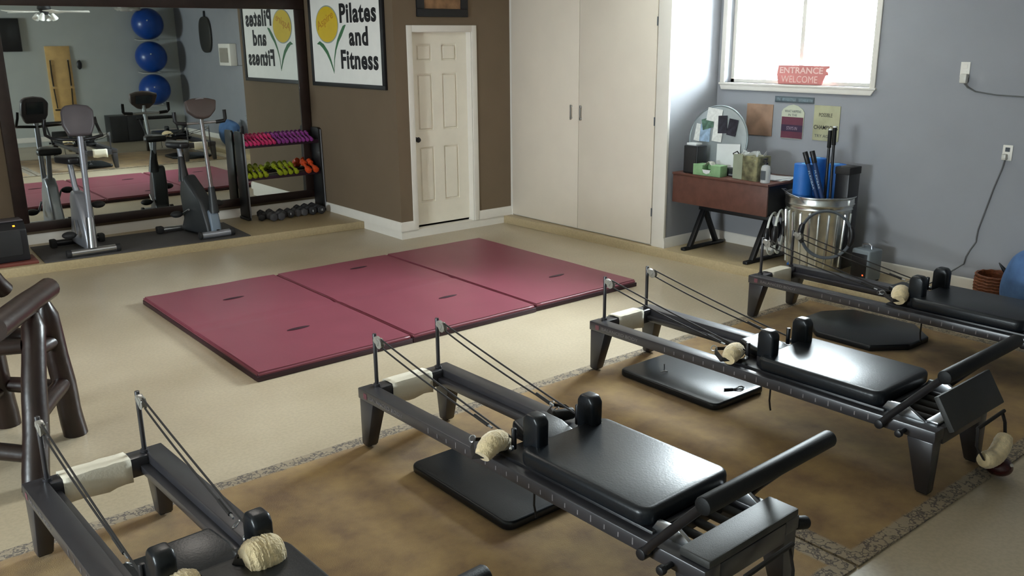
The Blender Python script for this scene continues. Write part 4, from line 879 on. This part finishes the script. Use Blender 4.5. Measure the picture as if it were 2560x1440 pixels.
# portable heater in front of the can
ph = thing('portable_heater', 'grey boxy portable heater with a top handle and red light by the trash can', 'heater', (6.80, 3.735, ZP), -.12)
MB().b2((-.085, -.09, .008), (.09, .085, .27), .018, 3).build('casing', mat('slate_casing', '7a838a', .4, var=.06), ph)
MB().b2((-.09, -.07, .02), (-.082, .075, .235), .006).build('front_grille', M_dark, ph)
MB().tube([(0, -.045, .265), (0, -.042, .295), (0, -.02, .305), (0, .02, .305), (0, .042, .295), (0, .045, .265)], .009, 8).build('carry_handle', M_steel, ph)
MB().box((-.0915, -.045, .06), (.003, .010, .010)).build('red_light', mat('red_pilot_light', '401008', .3, emit='ff4a20', estr=4), ph)
for x in (-.06, .065): MB().b2((x-.015, -.08, 0), (x+.015, .075, .01)).build('foot', M_rubber, ph)

# wicker basket and blue fabric at the wall
wk = thing('wicker_basket', 'round brown wicker basket on the floor against the blue grey wall', 'basket', (6.95, 2.76, ZP))
M_wick = mat('red_brown_wicker', '7a4426', .55, var=.35, scale=60, bump=.5, bscale=70)
MB().lathe([(.10, 0), (.125, .01), (.14, .08), (.142, .16), (.135, .215), (.128, .215), (.133, .15), (.125, .02), (.0, .015)], n=36).build('basket_wall', M_wick, wk)
for k in range(9): MB().tube([((.131+.013*math.sin(.3+k*.25))*math.cos(a*PI/14), (.131+.013*math.sin(.3+k*.25))*math.sin(a*PI/14), .018+k*.0235+.006*(a % 2)) for a in range(28)], .008, 6, closed=True).build('woven_strand', M_wick, wk)
MB().tube([(-.02, -.12, .2), (-.05, -.07, .27), (-.06, -.03, .32)], [.02, .016, .004], 8).build('dark_tab', M_dark, wk)
fb_ = MB(); t = bmesh.new(); bmesh.ops.create_uvsphere(t, u_segments=40, v_segments=28, radius=1)
for v in t.verts:
    nn = mnoise.noise(Vector((v.co.x*1.6, v.co.y*2.2, v.co.z*.9)))*.16; v.co = Vector((v.co.x*.20, v.co.y*.27, v.co.z*.27 if v.co.z > 0 else v.co.z*.28)); v.co *= 1+nn
    v.co.z = max(v.co.z, -.215)
fb_._add(t); o = fb_.build('denim_blanket', mat('denim_blue_cloth', '4a6a96', .9, var=.2, scale=8, bump=.3, bscale=40)); o.location = (6.86, 2.40, ZP+.22); tag(o, 'heap of blue denim blanket beside the wicker basket', 'blanket')

# ------------------------------------------------------------------ things on the wall behind the viewpoint (seen in the mirror)
sbd = thing('springboard', 'pale maple springboard with black straps on the wall, seen in the mirror', 'springboard', (4.645, YF, 0))
MB().b2((-.235, .001, .40), (.235, .03, 2.0), .004).build('board', M_birch, sbd)
for s in (-1, 1):
    for z in (1.72, 1.2): MB().cyl((s*.17, .03, z), (s*.17, .06, z), .012, n=10).build('eye_bolt', M_steel, sbd)
    MB().tube([(s*.17, .055, 1.72), (s*.175, .05, 1.45), (s*.17, .05, 1.2)], .014, 8).tube([(s*.17, .05, 1.15), (s*.16, .05, .95), (s*.15, .05, .75)], .012, 8).build('spring', M_rope, sbd)
    MB().cyl((s*.15-.05, .05, .72), (s*.15+.05, .05, .72), .016, n=10).build('handle', M_dark, sbd)
MB().b2((-.235, .031, 1.14), (.235, .045, 1.16)).build('cross_dowel', M_birch, sbd)
hks = thing('hanging_strap', 'small black strap hanging from a hook beside the maple board', 'strap', (5.03, YF, 1.62)); MB().ell((0, .03, 0), (.05, .025, .09), 12, jit=.3).build('strap_bundle', M_dark, hks); MB().cyl((-.06, .0, .03), (-.06, .04, .03), .006, n=8).build('hook', M_steel, hks)
tv = thing('wall_speaker', 'flat black panel high on the wall, seen at the edge of the mirror', 'panel', (3.80, YF, 2.22)); MB().b2((-.2, .02, -.32), (.2, .07, .32), .01).build('housing', M_dark, tv); MB().b2((-.05, .0, -.05), (.05, .02, .05)).build('bracket', M_dark, tv)
def exball(z, lab, y=YF+.33):
    T = thing('exercise_ball', lab, 'ball', (6.42, y, z), 0, 'blue exercise balls stacked on the wall'); MB().ell((0, 0, 0), (.325, .325, .325), 40).build('ball_skin', M_ball, T); MB().cyl((-.1, .3, .06), (-.105, .33, .066), .012, n=10).build('air_plug', M_frost, T)
exball(2.44, 'blue exercise ball at the top of the stack'); exball(1.755, 'blue exercise ball in the middle of the stack'); exball(1.07, 'blue exercise ball at the bottom of the stack')
rkb = thing('ball_rack', 'clear wall rack holding the blue exercise balls', 'rack', (6.42, YF, 0))
for z in (.73, 1.415, 2.10): MB().tube([(-.2, .002, z+.02), (-.2, .33, z), (0, .42, z-.005), (.2, .33, z), (.2, .002, z+.02)], .008, 8).build('support_arm', M_frost, rkb)
wb2 = thing('plastic_wrap', 'crumpled clear plastic bag on top of the ball stack', 'bag', (6.03, YF+.40, 2.735)); MB().ell((0, 0, 0), (.27, .13, .055), 20, jit=.35).build('plastic_folds', M_frost, wb2)
cb = thing('storage_crate', 'black storage cabinet on the floor below the ball stack', 'cabinet', (5.72, YF+.24, .001)); MB().b2((-.34, -.2, 0), (.34, .22, .56), .01).build('cabinet_body', M_dark, cb)
for x in (-.17, .17): MB().b2((x-.16, .221, .03), (x+.16, .232, .53), .004).build('cabinet_door', M_rubber, cb)
pb = thing('paddle_board', 'long dark rounded board hanging on the grey wall, seen in the mirror', 'board', (XR, .96, 2.2)); MB().prism([(.31*math.copysign(abs(math.cos(a*PI/16))**.7, math.cos(a*PI/16)), .36*math.copysign(abs(math.sin(a*PI/16))**.8, math.sin(a*PI/16))) for a in range(32)], -.05, -.008, 'x', .015, 3).build('board_body', mat('dark_olive_board', '2f2d28', .5), pb)
MB().b2((-.03, -.03, .34), (-.004, .03, .47), .004).build('hanging_strap', M_dark, pb)
ac = thing('wall_heater', 'white boxy wall heater on the grey wall, seen in the mirror', 'heater', (XR, 2.15, 1.80)); MB().b2((-.14, -.28, -.2), (-.004, .3, .22), .012).build('casing', M_white, ac); MB().b2((-.146, -.22, -.14), (-.139, .2, .14)).build('louvre_panel', mat('warm_grey_louvre', '9b9488', .6), ac)
for k in range(5): MB().b2((-.152, -.21, -.12+k*.05), (-.1455, .19, -.095+k*.05)).build('louvre', mat('warm_grey_louvre', '9b9488', .6), ac)

# ceiling fan (seen in the mirror)
fan = thing('ceiling_fan', 'ceiling fan with frosted glass lamp shades, seen in the mirror', 'fan', (3.78, 2.5, ZC-.09))
MB().cyl((0, 0, .088), (0, 0, -.14), .02, n=12).lathe([(.06, .088), (.06, .05), (.03, .03)], n=20).build('down_rod', M_dark, fan)
MB().lathe([(.03, -.12), (.10, -.14), (.11, -.19), (.07, -.24), (.05, -.29)], n=24).build('motor_housing', M_dark, fan)
for k in range(5):
    a = k*2*PI/5+.3; c, s = math.cos(a), math.sin(a)
    MB().box((c*.42, s*.42, -.235), (.56, .13, .008), (.15, 0, a), .003).build('blade', M_white, fan)
for k in range(4):
    a = k*PI/2+.5; MB().lathe([(.02, .02), (.03, .0), (.045, -.05), (.055, -.09), (.05, -.09), (.04, -.05), (.02, -.005)], (math.cos(a)*.12, math.sin(a)*.12, -.285), 18, (.6*math.sin(a)*-1, .6*math.cos(a)*-1*-1*-1, 0)).build('lamp_shade', mat('frosted_shade', 'e8e6e0', .4), fan)
# fluorescent ceiling fixture that lights the mats
cl = thing('ceiling_light', 'white rectangular ceiling light fixture over the mats', 'lamp', (1.9, 5.6, ZC)); MB().b2((-.55, -.25, -.07), (.55, .25, -.001), .01).build('fixture_body', M_white, cl)
